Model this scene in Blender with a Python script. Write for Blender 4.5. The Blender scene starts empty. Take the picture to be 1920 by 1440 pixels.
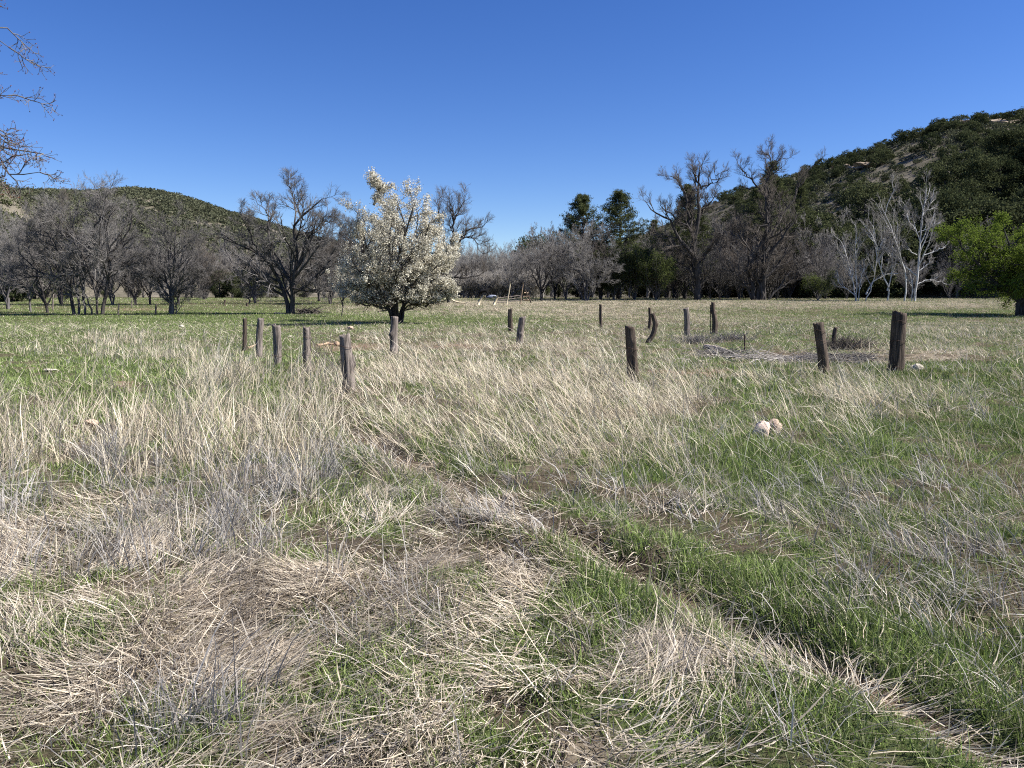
import bpy, math, random
import numpy as np
from math import radians as R
C = bpy.context.scene.collection
sc = bpy.context.scene

# ------------------------------------------------------------------ camera, sky, sun, exposure
F, CX, CY, HOR = 1445.0, 960.0, 720.0, 555.0      # focal length and centre in photo pixels, horizon row
PITCH = math.atan((CY - HOR) / F)
CAMZ = 1.6
cam = bpy.data.cameras.new('camera'); camo = bpy.data.objects.new('camera', cam); C.objects.link(camo)
camo.location = (0, 0, CAMZ); camo.rotation_euler = (R(90) - PITCH, 0, 0)
cam.sensor_width = 36; cam.lens = 36 * F / 1920; cam.clip_start = .05; cam.clip_end = 9000
sc.camera = camo
SUN_EL, SUN_AZ = 46.0, -6.0                       # azimuth from +X, anticlockwise
w = bpy.data.worlds.new('World'); sc.world = w; w.use_nodes = True
nt = w.node_tree; bg = nt.nodes['Background']
sky = nt.nodes.new('ShaderNodeTexSky'); sky.sky_type = 'NISHITA'; sky.sun_disc = False
sky.sun_elevation = R(SUN_EL); sky.sun_rotation = R(90 - SUN_AZ)
sky.altitude = 1500; sky.air_density = 1.0; sky.dust_density = 0.3; sky.ozone_density = 4.0
hs = nt.nodes.new('ShaderNodeHueSaturation'); hs.inputs['Saturation'].default_value = 1.25; hs.inputs['Hue'].default_value = .516
nt.links.new(sky.outputs[0], hs.inputs['Color']); nt.links.new(hs.outputs[0], bg.inputs['Color'])
bg.inputs['Strength'].default_value = 0.066
sl = bpy.data.lights.new('sun', 'SUN'); sl.energy = 4.9; sl.angle = R(.5); sl.color = (1, .97, .92)
so = bpy.data.objects.new('sun', sl); C.objects.link(so)
so.rotation_euler = (R(90 - SUN_EL), 0, R(90 + SUN_AZ))
sc.view_settings.view_transform = 'Standard'; sc.view_settings.look = 'None'
sc.view_settings.exposure = 1.18; sc.view_settings.gamma = 1
sc.cycles.max_bounces = 4; sc.cycles.diffuse_bounces = 2; sc.cycles.transmission_bounces = 3
sc.cycles.transparent_max_bounces = 4; sc.cycles.use_denoising = False
sc.cycles.filter_width = 1.1

# ------------------------------------------------------------------ noise, terrain, pixel <-> world
def _h(ix, iy, s):
    n = (ix * 374761393 + iy * 668265263 + s * 974634777) & 0xffffffff
    n = ((n ^ (n >> 13)) * 1274126177) & 0xffffffff
    return ((n ^ (n >> 16)) & 0xffff) / 65535.0
def vn(x, y, s=0):
    x = np.asarray(x, float); y = np.asarray(y, float)
    ix = np.floor(x).astype(np.int64); iy = np.floor(y).astype(np.int64)
    fx = x - ix; fy = y - iy; fx = fx * fx * (3 - 2 * fx); fy = fy * fy * (3 - 2 * fy)
    a = _h(ix, iy, s); b = _h(ix + 1, iy, s); c = _h(ix, iy + 1, s); d = _h(ix + 1, iy + 1, s)
    return (a + (b - a) * fx) * (1 - fy) + (c + (d - c) * fx) * fy
def fbm(x, y, s=0, o=3):
    v = 0; a = .5; t = 0
    for i in range(o):
        v = v + a * vn(x * 2 ** i, y * 2 ** i, s + i * 7); t += a; a *= .5
    return v / t
def ss(a, b, x):
    t = np.clip((np.asarray(x, float) - a) / (b - a), 0, 1); return t * t * (3 - 2 * t)
def base_z(x, y):
    d = np.hypot(x, y)
    return 1.27 * ss(45, 120, y) + 0.10 * (fbm(x / 9, y / 9, 3, 2) - .5) * ss(3, 12, d) * (1 - .8 * ss(40, 70, d))
# wheel-worn track through the near meadow, as world points
def ray(px, py):
    v = CY - py
    return np.array([px - CX, F * math.cos(PITCH) + v * math.sin(PITCH), -F * math.sin(PITCH) + v * math.cos(PITCH)])
def at(px, py, Y):
    r = ray(px, py); return np.array([0, 0, CAMZ]) + r * (Y / r[1])
def proj(x, y, z):
    zc = z - CAMZ; c, s = math.cos(PITCH), math.sin(PITCH)
    dep = y * c - zc * s; up = y * s + zc * c
    dep = np.maximum(dep, .05)
    return CX + F * x / dep, CY - F * up / dep
TR = [(600, 775), (690, 826), (800, 880), (930, 955), (1080, 1010), (1230, 1090), (1420, 1175), (1620, 1275), (1800, 1370), (2000, 1480)]
def flat(px, py):
    r = ray(px, py); t = -CAMZ / r[2]; return r[0] * t, r[1] * t
TRW = [flat(*p) for p in TR]
def trackd(x, y):
    x = np.asarray(x, float); y = np.asarray(y, float); best = np.full(x.shape, 99.)
    side = np.zeros(x.shape)
    for (x0, y0), (x1, y1) in zip(TRW, TRW[1:]):
        dx, dy = x1 - x0, y1 - y0; L2 = dx * dx + dy * dy
        t = np.clip(((x - x0) * dx + (y - y0) * dy) / L2, 0, 1)
        d = np.hypot(x - x0 - t * dx, y - y0 - t * dy)
        m = d < best; best = np.where(m, d, best); side = np.where(m, np.sign((x - x0) * dy - (y - y0) * dx), side)
    return best, side
def ground_z(x, y):
    x = np.asarray(x, float); y = np.asarray(y, float)
    d = np.hypot(x, y); near = 1 - ss(14, 40, d)
    z = base_z(x, y) + near * (.10 * (fbm(x / .7, y / .7, 11, 3) - .5) + .05 * (vn(x / .22, y / .22, 12) - .5) + .07 * (fbm(x / 2.1, y / 2.1, 15, 2) - .5))
    td, sd = trackd(x, y)
    return z - near * .07 * np.exp(-(td / .15) ** 2) * (.4 + 1.2 * vn(x / .4, y / .4, 19)) + near * .03 * np.exp(-((td - .34) / .2) ** 2) * (2 * vn(x / .5, y / .5, 18))
def gpt(px, py):
    r = ray(px, py); lo = 1.5
    ts = np.concatenate([np.arange(1.5, 40, .05), np.arange(40, 400, .5)])
    P = np.array([0, 0, CAMZ])[None] + r[None] * (ts / r[1])[:, None]
    g = P[:, 2] - ground_z(P[:, 0], P[:, 1]); i = np.argmax(g < 0) if (g < 0).any() else len(ts) - 1
    return float(P[i, 0]), float(P[i, 1]), float(ground_z(P[i, 0], P[i, 1]))

# ------------------------------------------------------------------ mesh helpers
def mesh(name, V, Fq=None, Ft=None, mat=None, col=None, smooth=False):
    V = np.asarray(V, np.float32).reshape(-1, 3)
    me = bpy.data.meshes.new(name)
    nq = 0 if Fq is None else len(Fq); ntr = 0 if Ft is None else len(Ft)
    idx = []
    if nq: idx.append(np.asarray(Fq, np.int32).ravel())
    if ntr: idx.append(np.asarray(Ft, np.int32).ravel())
    idx = np.concatenate(idx)
    me.vertices.add(len(V)); me.vertices.foreach_set('co', V.ravel())
    me.loops.add(len(idx)); me.loops.foreach_set('vertex_index', idx)
    me.polygons.add(nq + ntr)
    st = np.concatenate([np.arange(nq) * 4, nq * 4 + np.arange(ntr) * 3]).astype(np.int32)
    me.polygons.foreach_set('loop_start', st)
    if smooth: me.polygons.foreach_set('use_smooth', np.ones(nq + ntr, bool))
    me.update(calc_edges=True)
    if col is not None:
        a = me.attributes.new('Col', 'FLOAT_COLOR', 'POINT')
        c = np.ones((len(V), 4), np.float32); c[:, :3] = col
        a.data.foreach_set('color', c.ravel())
    if mat: me.materials.append(mat)
    return me
def link(name, me, parent=None):
    o = bpy.data.objects.new(name, me); C.objects.link(o)
    if parent: o.parent = parent
    return o
def tag(o, label=None, cat=None, group=None, kind=None):
    if label: o['label'] = label
    if cat: o['category'] = cat
    if group: o['group'] = group
    if kind: o['kind'] = kind
    return o
def thing(name, label, cat, loc=(0, 0, 0), group=None, rz=0):
    o = bpy.data.objects.new(name, None); C.objects.link(o); o.location = loc; o.rotation_euler = (0, 0, rz)
    o.empty_display_size = .3
    return tag(o, label, cat, group)
def copy_thing(root, loc, rz=0, s=1.0, label=None, group=None):
    r = root.copy(); C.objects.link(r); r.location = loc; r.rotation_euler = (0, 0, rz)
    r.scale = (s, s, s) if not hasattr(s, '__len__') else s
    if label: r['label'] = label
    if group: r['group'] = group
    for ch in list(root.children):
        c = ch.copy(); C.objects.link(c); c.parent = r
    return r
def tubes(P, Rd, sides):
    """P (N,S+1,3), Rd (N,S+1) -> V, quads"""
    N, S1, _ = P.shape
    T = np.gradient(P, axis=1); T /= np.linalg.norm(T, axis=2, keepdims=True) + 1e-9
    ref = np.where((np.abs(T[:, :1, 2:3]) > .8), np.array([[[1., 0, 0]]]), np.array([[[0, 0, 1.]]]))
    A = np.cross(T, np.broadcast_to(ref, T.shape)); A /= np.linalg.norm(A, axis=2, keepdims=True) + 1e-9
    B = np.cross(T, A)
    an = np.arange(sides) * 2 * math.pi / sides
    V = P[:, :, None, :] + Rd[:, :, None, None] * (np.cos(an)[None, None, :, None] * A[:, :, None, :] + np.sin(an)[None, None, :, None] * B[:, :, None, :])
    i = np.arange(N)[:, None, None] * (S1 * sides); j = np.arange(S1 - 1)[None, :, None] * sides; k = np.arange(sides)[None, None, :]; k2 = (k + 1) % sides
    a = i + j + k; b = i + j + k2
    Q = np.stack([a, b, b + sides, a + sides], -1).reshape(-1, 4)
    return V.reshape(-1, 3), Q
def join(parts):
    Vs, Qs, n = [], [], 0
    for V, Q in parts:
        Vs.append(V); Qs.append(Q + n); n += len(V)
    return np.concatenate(Vs), np.concatenate(Qs)
def leaves(rng, P, size, asp=.5, flat=0.0):
    """diamond leaf at every point"""
    N = len(P); size = np.broadcast_to(size, (N,))
    a = rng.normal(size=(N, 3)); a[:, 2] *= (1 - flat); a /= np.linalg.norm(a, axis=1, keepdims=True)
    b = np.cross(a, rng.normal(size=(N, 3))); b /= np.linalg.norm(b, axis=1, keepdims=True) + 1e-9
    s = size[:, None]
    V = np.stack([P - a * s * .5, P + b * s * .5 * asp + a * s * .05, P + a * s * .5, P - b * s * .5 * asp - a * s * .05], 1).reshape(-1, 3)
    return V, np.arange(N * 4).reshape(N, 4)

# ------------------------------------------------------------------ materials
def new_mat(name):
    m = bpy.data.materials.new(name); m.use_nodes = True; n = m.node_tree
    for x in list(n.nodes): n.nodes.remove(x)
    out = n.nodes.new('ShaderNodeOutputMaterial'); return m, n, out
def bark_mat(name, c1, c2, scale=6, bump=.6, rough=.95, stretch=.18, island=.0):
    m, n, out = new_mat(name)
    b = n.nodes.new('ShaderNodeBsdfPrincipled'); b.inputs['Roughness'].default_value = rough
    b.inputs['Specular IOR Level'].default_value = .2
    tc = n.nodes.new('ShaderNodeTexCoord'); mp = n.nodes.new('ShaderNodeMapping'); mp.inputs['Scale'].default_value = (1, 1, stretch)
    nz = n.nodes.new('ShaderNodeTexNoise'); nz.inputs['Scale'].default_value = scale; nz.inputs['Detail'].default_value = 6; nz.inputs['Roughness'].default_value = .65
    cr = n.nodes.new('ShaderNodeValToRGB'); cr.color_ramp.elements[0].position = .35; cr.color_ramp.elements[1].position = .66
    cr.color_ramp.elements[0].color = (*c1, 1); cr.color_ramp.elements[1].color = (*c2, 1)
    bp = n.nodes.new('ShaderNodeBump'); bp.inputs['Strength'].default_value = bump; bp.inputs['Distance'].default_value = .03
    L = n.links.new
    L(tc.outputs['Object'], mp.inputs[0]); L(mp.outputs[0], nz.inputs['Vector']); L(nz.outputs['Fac'], cr.inputs[0])
    L(cr.outputs[0], b.inputs['Base Color']); L(nz.outputs['Fac'], bp.inputs['Height']); L(bp.outputs[0], b.inputs['Normal']); L(b.outputs[0], out.inputs[0])
    return m
def twig_mat(name, col, var=.3):
    m, n, out = new_mat(name); d = n.nodes.new('ShaderNodeBsdfDiffuse')
    oi = n.nodes.new('ShaderNodeObjectInfo'); gi = n.nodes.new('ShaderNodeNewGeometry')
    ad = n.nodes.new('ShaderNodeMath'); ad.operation = 'ADD'
    mr = n.nodes.new('ShaderNodeMapRange'); mr.inputs['From Max'].default_value = 2; mr.inputs['To Min'].default_value = 1 - var; mr.inputs['To Max'].default_value = 1 + var
    vm = n.nodes.new('ShaderNodeVectorMath'); vm.operation = 'SCALE'; vm.inputs[0].default_value = col
    L = n.links.new; L(oi.outputs['Random'], ad.inputs[0]); L(gi.outputs['Random Per Island'], ad.inputs[1]); L(ad.outputs[0], mr.inputs[0])
    L(mr.outputs[0], vm.inputs['Scale']); L(vm.outputs[0], d.inputs['Color']); L(d.outputs[0], out.inputs[0]); return m
def leaf_mat(name, c1, c2, trans=.3, objvar=.35, scale=.8):
    m, n, out = new_mat(name)
    d = n.nodes.new('ShaderNodeBsdfDiffuse'); t = n.nodes.new('ShaderNodeBsdfTranslucent'); mx = n.nodes.new('ShaderNodeMixShader'); mx.inputs[0].default_value = trans
    oi = n.nodes.new('ShaderNodeObjectInfo'); gi = n.nodes.new('ShaderNodeNewGeometry'); tc = n.nodes.new('ShaderNodeTexCoord')
    nz = n.nodes.new('ShaderNodeTexNoise'); nz.inputs['Scale'].default_value = scale
    a1 = n.nodes.new('ShaderNodeMath'); a1.operation = 'MULTIPLY_ADD'; a1.inputs[1].default_value = .55
    a2 = n.nodes.new('ShaderNodeMath'); a2.operation = 'MULTIPLY_ADD'; a2.inputs[1].default_value = objvar * 1.4
    a3 = n.nodes.new('ShaderNodeMath'); a3.operation = 'SUBTRACT'; a3.inputs[1].default_value = .25 + objvar * .5
    mc = n.nodes.new('ShaderNodeMix'); mc.data_type = 'RGBA'; mc.inputs['A'].default_value = (*c1, 1); mc.inputs['B'].default_value = (*c2, 1)
    L = n.links.new
    L(gi.outputs['Random Per Island'], a1.inputs[0]); L(nz.outputs['Fac'], a1.inputs[2]); L(tc.outputs['Object'], nz.inputs['Vector'])
    L(oi.outputs['Random'], a2.inputs[0]); L(a1.outputs[0], a2.inputs[2]); L(a2.outputs[0], a3.inputs[0]); a3.use_clamp = True
    L(a3.outputs[0], mc.inputs['Factor']); L(mc.outputs['Result'], d.inputs[0]); L(mc.outputs['Result'], t.inputs[0])
    L(d.outputs[0], mx.inputs[1]); L(t.outputs[0], mx.inputs[2]); L(mx.outputs[0], out.inputs[0]); return m
def blade_mat(name, trans=.25):
    m, n, out = new_mat(name)
    d = n.nodes.new('ShaderNodeBsdfDiffuse'); t = n.nodes.new('ShaderNodeBsdfTranslucent'); mx = n.nodes.new('ShaderNodeMixShader'); mx.inputs[0].default_value = trans
    a = n.nodes.new('ShaderNodeAttribute'); a.attribute_name = 'Col'
    L = n.links.new; L(a.outputs['Color'], d.inputs[0]); L(a.outputs['Color'], t.inputs[0]); L(d.outputs[0], mx.inputs[1]); L(t.outputs[0], mx.inputs[2]); L(mx.outputs[0], out.inputs[0]); return m
M_bark = bark_mat('dark_bark', (.025, .021, .019), (.10, .088, .08), 5)
M_bark2 = bark_mat('grey_bark', (.05, .044, .042), (.17, .155, .148), 5)
M_white = bark_mat('white_bark', (.25, .235, .22), (.72, .70, .67), 1.6, .2, .8, .5)
M_twig = twig_mat('grey_twig', (.165, .152, .142), .45); M_twigd = twig_mat('dark_twig', (.13, .112, .095))
M_twigw = twig_mat('pale_twig', (.245, .228, .21), .4)
M_juni = leaf_mat('juniper_leaf', (.022, .031, .015), (.088, .098, .046), .2, .5, .5)
M_pine = leaf_mat('pine_needle', (.03, .042, .02), (.12, .13, .055), .2, .2, .4)
M_willow = leaf_mat('willow_leaf', (.05, .065, .02), (.15, .175, .06), .35, .2, .6)
M_green = leaf_mat('fresh_leaf', (.055, .08, .014), (.19, .25, .045), .4, .1, .5)
M_chap = leaf_mat('chaparral_leaf', (.04, .045, .026), (.14, .145, .09), .15, .0, .03)
M_bloss = leaf_mat('blossom', (.36, .33, .25), (.86, .81, .67), .35, .0, 1.2)
M_bleaf = leaf_mat('bronze_leaf', (.05, .045, .02), (.16, .14, .06), .3, .0, 1)
M_blade = blade_mat('grass_blade', .2)
M_twigg = twig_mat('grove_twig', (.25, .235, .215), .3)
M_twigb = twig_mat('brush_painted_sunlit', (.33, .305, .275), .25)  # lightened brush colour stands in for sunlight missing in the shaded grove
M_bud = twig_mat('bud', (.12, .055, .04))

# ------------------------------------------------------------------ tree growth
def polyl(pts, S, rng=None, jit=0.):
    """smooth polyline through pts resampled to S+1 points"""
    p = np.asarray(pts, float); n = len(p)
    if n == 2: q = p[0] + (p[1] - p[0]) * np.linspace(0, 1, S + 1)[:, None]
    else:
        e = np.vstack([2 * p[0] - p[1], p, 2 * p[-1] - p[-2]]); q = []
        seg = np.linalg.norm(np.diff(p, axis=0), axis=1); cum = np.concatenate([[0], np.cumsum(seg)])
        for s in np.linspace(0, cum[-1], S + 1):
            i = min(np.searchsorted(cum, s, 'right') - 1, n - 2); t = (s - cum[i]) / (seg[i] + 1e-9)
            a, b, c, d = e[i], e[i + 1], e[i + 2], e[i + 3]
            q.append(.5 * ((2 * b) + (c - a) * t + (2 * a - 5 * b + 4 * c - d) * t * t + (3 * b - a - 3 * c + d) * t ** 3))
        q = np.array(q)
    if rng is not None and jit:
        j = rng.normal(size=q.shape) * jit; j[0] = 0; q = q + j
    return q
def grow(rng, P, Rd, levels):
    out = [(P, Rd)]
    for lv in levels:
        k, S = lv['k'], lv['S']; N = len(P); L = np.linalg.norm(np.diff(P, axis=1), axis=2).sum(1)
        t0, t1 = lv.get('t', (.25, 1.))
        t = t0 + (t1 - t0) * (np.arange(k)[None, :] + rng.random((N, k))) / k
        t[:, -1] = 1.0 if t1 >= 1 else t[:, -1]
        f = t * (P.shape[1] - 1); i = np.minimum(f.astype(int), P.shape[1] - 2); fr = (f - i)[..., None]
        n_ = np.arange(N)[:, None]
        pos = P[n_, i] * (1 - fr) + P[n_, i + 1] * fr
        tan = P[n_, i + 1] - P[n_, i]; tan /= np.linalg.norm(tan, axis=2, keepdims=True) + 1e-9
        pr = Rd[n_, i] * (1 - fr[..., 0]) + Rd[n_, i + 1] * fr[..., 0]
        ang = np.radians(rng.uniform(*lv.get('ang', (30, 60)), size=(N, k)))
        rv = rng.normal(size=(N, k, 3)); perp = np.cross(tan, rv); perp /= np.linalg.norm(perp, axis=2, keepdims=True) + 1e-9
        d = tan * np.cos(ang)[..., None] + perp * np.sin(ang)[..., None]
        ln = L[:, None] * rng.uniform(*lv['ratio'], size=(N, k)) * (1.25 - .8 * t)
        ln = np.clip(ln, lv.get('lmin', .1), lv.get('lmax', 9))
        rr = np.clip(np.minimum(pr * lv.get('rr', .7), ln * .05), lv.get('rmin', .006), 9)
        keep = rng.random((N, k)) < lv.get('keep', 1.)
        pos, d, ln, rr = pos[keep], d[keep], ln[keep], rr[keep]
        M = len(pos); Q = np.zeros((M, S + 1, 3)); Q[:, 0] = pos; st = ln / S
        g, up = lv.get('gnarl', .2), lv.get('up', .06)
        for s in range(S):
            d = d + rng.normal(size=(M, 3)) * g + np.array([0, 0, up]); d /= np.linalg.norm(d, axis=1, keepdims=True)
            Q[:, s + 1] = Q[:, s] + d * st[:, None]
        Q[:, 1:, 2] = np.maximum(Q[:, 1:, 2], lv.get('zmin', .25))
        Rn = rr[:, None] * np.linspace(1, lv.get('tip', .35), S + 1)[None]
        P, Rd = Q, Rn; out.append((P, Rd))
    return out
LV = lambda **k: k
def tree_meshes(name, lv, sides, ntrunk, m_trunk, m_twig):
    """first ntrunk levels = trunk mesh; the others = crown mesh"""
    tv = join([tubes(P, r, s) for (P, r), s in zip(lv[:ntrunk], sides[:ntrunk])])
    cv = join([tubes(P, r, s) for (P, r), s in zip(lv[ntrunk:], sides[ntrunk:])])
    return mesh(name + '_trunk', tv[0], tv[1], mat=m_trunk, smooth=True), mesh(name + '_crown', cv[0], cv[1], mat=m_twig, smooth=True)
def radial_limbs(rng, H, spread, n, r0, fork=.12, S=8, upright=.5):
    """generic multi-limb skeleton"""
    Ps, Rs = [], []
    for i in range(n):
        a = (i + rng.random() * .7) * 2 * math.pi / n; rad = spread * rng.uniform(.45, 1) * (1 if i else .15); h = H * rng.uniform(.72, 1)
        if i % 2: h *= rng.uniform(.65, .95)
        b = np.array([rng.normal() * r0 * .7, rng.normal() * r0 * .7, -.2])
        fk = np.array([0, 0, H * fork * rng.uniform(.6, 1.2)]) + b * .3
        mid = np.array([math.cos(a) * rad * .42, math.sin(a) * rad * .42, h * (.38 + .1 * upright)])
        tip = np.array([math.cos(a) * rad, math.sin(a) * rad, h])
        Ps.append(polyl([b, fk, mid, tip], S, rng, H * .012)); Rs.append(r0 * rng.uniform(.7, 1) * np.linspace(1, .12, S + 1))
    return np.array(Ps), np.array(Rs)
def hero(name, label, cat, bpx, bpy_, Y, limbs, levels, sides, mt, mw, ntrunk=2, S=10, seed=1, jit=.06, group=None, depth=1.0, r_scale=.6):
    """limbs: list of (r0, r1, [(px,py[,dy])...]); each limb gets its own sway in depth"""
    rng = np.random.default_rng(seed)
    b = at(bpx, bpy_, Y); gz = float(ground_z(b[0], Y)); root = thing(name, label, cat, (b[0], Y, gz), group)
    Ps, Rs = [], []
    for r0, r1, pts in limbs:
        q = []; dv = rng.uniform(-1, 1) * depth; n = len(pts)
        for i, p in enumerate(pts):
            w_ = at(p[0], p[1], Y); dy = p[2] if len(p) > 2 else dv * (max(0, w_[2] - gz) * .16 if name != 'blossoming_tree' else max(0, w_[2] - gz - .4) ** .6 * .44)
            q.append([w_[0] - b[0], dy, w_[2] - gz])
        if q[0][2] < .5: q[0][2] = -.25
        Ps.append(polyl(q, S, rng, jit)); Rs.append((r1 + (r0 - r1) * np.linspace(1, 0, S + 1) ** .8) * r_scale)
    lv = grow(rng, np.array(Ps), np.array(Rs), levels)
    a, c = tree_meshes(name, lv, sides, ntrunk, mt, mw)
    link('trunk', a, root); link('crown', c, root)
    return root, lv, rng

# ------------------------------------------------------------------ where the meadow is green, straw-dry, grey or trodden (as bands of ground)
def box(v, a, b, s): return 1 / (1 + np.exp(-np.clip((v - a) / s, -30, 30))) * 1 / (1 + np.exp(-np.clip((b - v) / s, -30, 30)))
def blob(U, V, cx, cy, rx, ry): return np.exp(-((U - cx) / rx) ** 2 - ((V - cy) / ry) ** 2)
def pxy(x, y): return proj(x, y, base_z(x, y))
def f_pale(U, V): return np.clip(1.2 * blob(U, V, 1690, 672, 150, 9) + blob(U, V, 1480, 672, 110, 10), 0, 1)
def off_track(x, y): return 1 - .92 * np.exp(-(trackd(x, y)[0] / .10) ** 2)
def f_tall(U, V, x, y):
    n = .6 * fbm(x / 1.3, y / 1.3, 41, 3) + .4 * fbm(x / .4, y / .4, 42, 2)
    A = box(U, -900, 660, 30) * box(V, 778 + 12 * np.sin(U / 90) + 12 * np.sin(U / 37), 935, 9)
    B = box(U, 690, 1290, 35) * box(V, 658, 868 + .12 * (U - 900), 20) * (1 - .9 * blob(U, V, 760, 735, 60, 25)) * (1 - .7 * blob(U, V, 850, 900, 60, 25))
    Cc = .8 * blob(U, V, 300, 668, 120, 22) + .9 * blob(U, V, 420, 722, 75, 22) + .7 * blob(U, V, 240, 637, 70, 10) + .5 * blob(U, V, 120, 655, 120, 8)
    D = .9 * blob(U, V, 1060, 655, 110, 22) + .8 * blob(U, V, 1300, 720, 160, 18) + .8 * blob(U, V, 590, 735, 60, 25)
    E = .9 * box(V, 566, 578, 2.5) * box(U, 830, 2300, 20) + .75 * blob(U, V, 1000, 587, 230, 8) + .5 * blob(U, V, 1280, 600, 250, 10) + .5 * box(U, 640, 720, 20) * box(V, 574, 586, 3)
    Fr = .09 * box(U, 1300, 2900, 40) * box(V, 590, 1000, 30) + .6 * blob(U, V, 1790, 615, 120, 12) + .5 * blob(U, V, 1800, 655, 150, 15) + .55 * blob(U, V, 1600, 790, 110, 60)
    f = np.maximum.reduce([A, B, Cc, D, E, Fr]) * (1 - .95 * f_pale(U, V)) * off_track(x, y)
    return np.clip(f * (.15 + 1.5 * ss(.36, .6, n)), 0, 1)
def f_mat(U, V, x, y):
    n = .55 * fbm(x / .8, y / .8, 51, 3) + .45 * fbm(x / .28, y / .28, 52, 2)
    f = .95 * box(U, -900, 600, 80) * box(V, 1075, 3000, 30) + .8 * blob(U, V, 850, 1100, 250, 60) + .95 * blob(U, V, 1330, 1250, 150, 55) + .8 * blob(U, V, 1050, 1330, 250, 90) + .75 * blob(U, V, 1100, 1200, 190, 60) + .8 * blob(U, V, 850, 1400, 400, 80)
    f = f + .7 * blob(U, V, 760, 930, 110, 60) + .9 * blob(U, V, 1690, 670, 140, 12) + .6 * blob(U, V, 1470, 680, 90, 14) + .3 * box(U, -900, 400, 60) * box(V, 930, 1080, 30)
    return np.clip(f * (.12 + 1.25 * ss(.38, .62, n)) + .15 * np.exp(-(trackd(x, y)[0] / .2) ** 2), 0, 1)
def f_grey(U, V, x, y):
    n = .5 * fbm(x / .9, y / .9, 61, 3) + .5 * fbm(x / .3, y / .3, 62, 2)
    f = .9 * box(U, -900, 700, 60) * box(V, 880, 1090, 30) + .8 * blob(U, V, 800, 970, 220, 80) + .85 * blob(U, V, 1750, 1080, 220, 110) + .7 * blob(U, V, 330, 1350, 130, 120) + .55 * blob(U, V, 1480, 1000, 130, 60) + .13 * box(U, 1250, 2900, 60) * box(V, 620, 900, 30) + .6 * blob(U, V, 1120, 990, 120, 50) + .18 * box(U, 900, 2900, 60) * box(V, 900, 3000, 40) + .7 * blob(U, V, 740, 1180, 90, 70)
    return np.clip(f * (.05 + 1.5 * ss(.44, .64, n)), 0, 1) * (1 - .9 * f_pale(U, V)) * off_track(x, y)
def f_green(U, V, x, y):
    n = .5 * fbm(x / .75, y / .75, 71, 3) + .5 * fbm(x / .26, y / .26, 72, 2); n2 = fbm(x / 5, y / 5, 73, 2)
    f = .50 + .6 * box(U, -900, 480, 60) * box(V, 585, 770, 15) + .45 * box(U, 880, 2900, 120) * box(V, 860, 3000, 30) + .4 * box(U, 1290, 2900, 60) * box(V, 690, 900, 20) + .9 * box(V, 588, 614, 4) * box(U, 200, 1000, 60) + .35 * box(U, 1350, 2900, 60) * box(V, 580, 800, 20) + .3 * box(U, 430, 700, 30) * box(V, 640, 720, 10)
    f = f + .8 * blob(U, V, 640, 950, 110, 45) + .7 * blob(U, V, 250, 985, 90, 35) + .7 * blob(U, V, 700, 1330, 110, 90) + .6 * blob(U, V, 130, 1180, 110, 60) + .7 * blob(U, V, 820, 890, 80, 25) + .6 * blob(U, V, 1750, 590, 160, 6)
    f = f - .45 * f_mat(U, V, x, y) - .35 * f_soil(U, V, x, y)
    return np.clip(f * (.3 + .9 * ss(.36, .62, n)) * (.7 + .5 * n2), .06, .8) * (1 - .85 * f_pale(U, V)) * off_track(x, y)
def f_soil(U, V, x, y):
    f = .9 * blob(U, V, 640, 650, 70, 9) + .6 * blob(U, V, 850, 648, 120, 8) + .9 * blob(U, V, 1300, 700, 110, 9) + .7 * blob(U, V, 235, 715, 35, 14) + .6 * blob(U, V, 250, 580, 120, 4) + .5 * blob(U, V, 40, 685, 60, 8) + .6 * blob(U, V, 1850, 930, 60, 20) + .5 * blob(U, V, 520, 615, 100, 7) + .6 * blob(U, V, 1790, 700, 60, 8)
    td, sd = trackd(x, y)
    return np.clip(f * (.3 + 1.2 * fbm(x / .6, y / .6, 81, 3)) + .8 * np.exp(-(td / .13) ** 2) * fbm(x / .5, y / .5, 83, 2), 0, 1)

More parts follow.
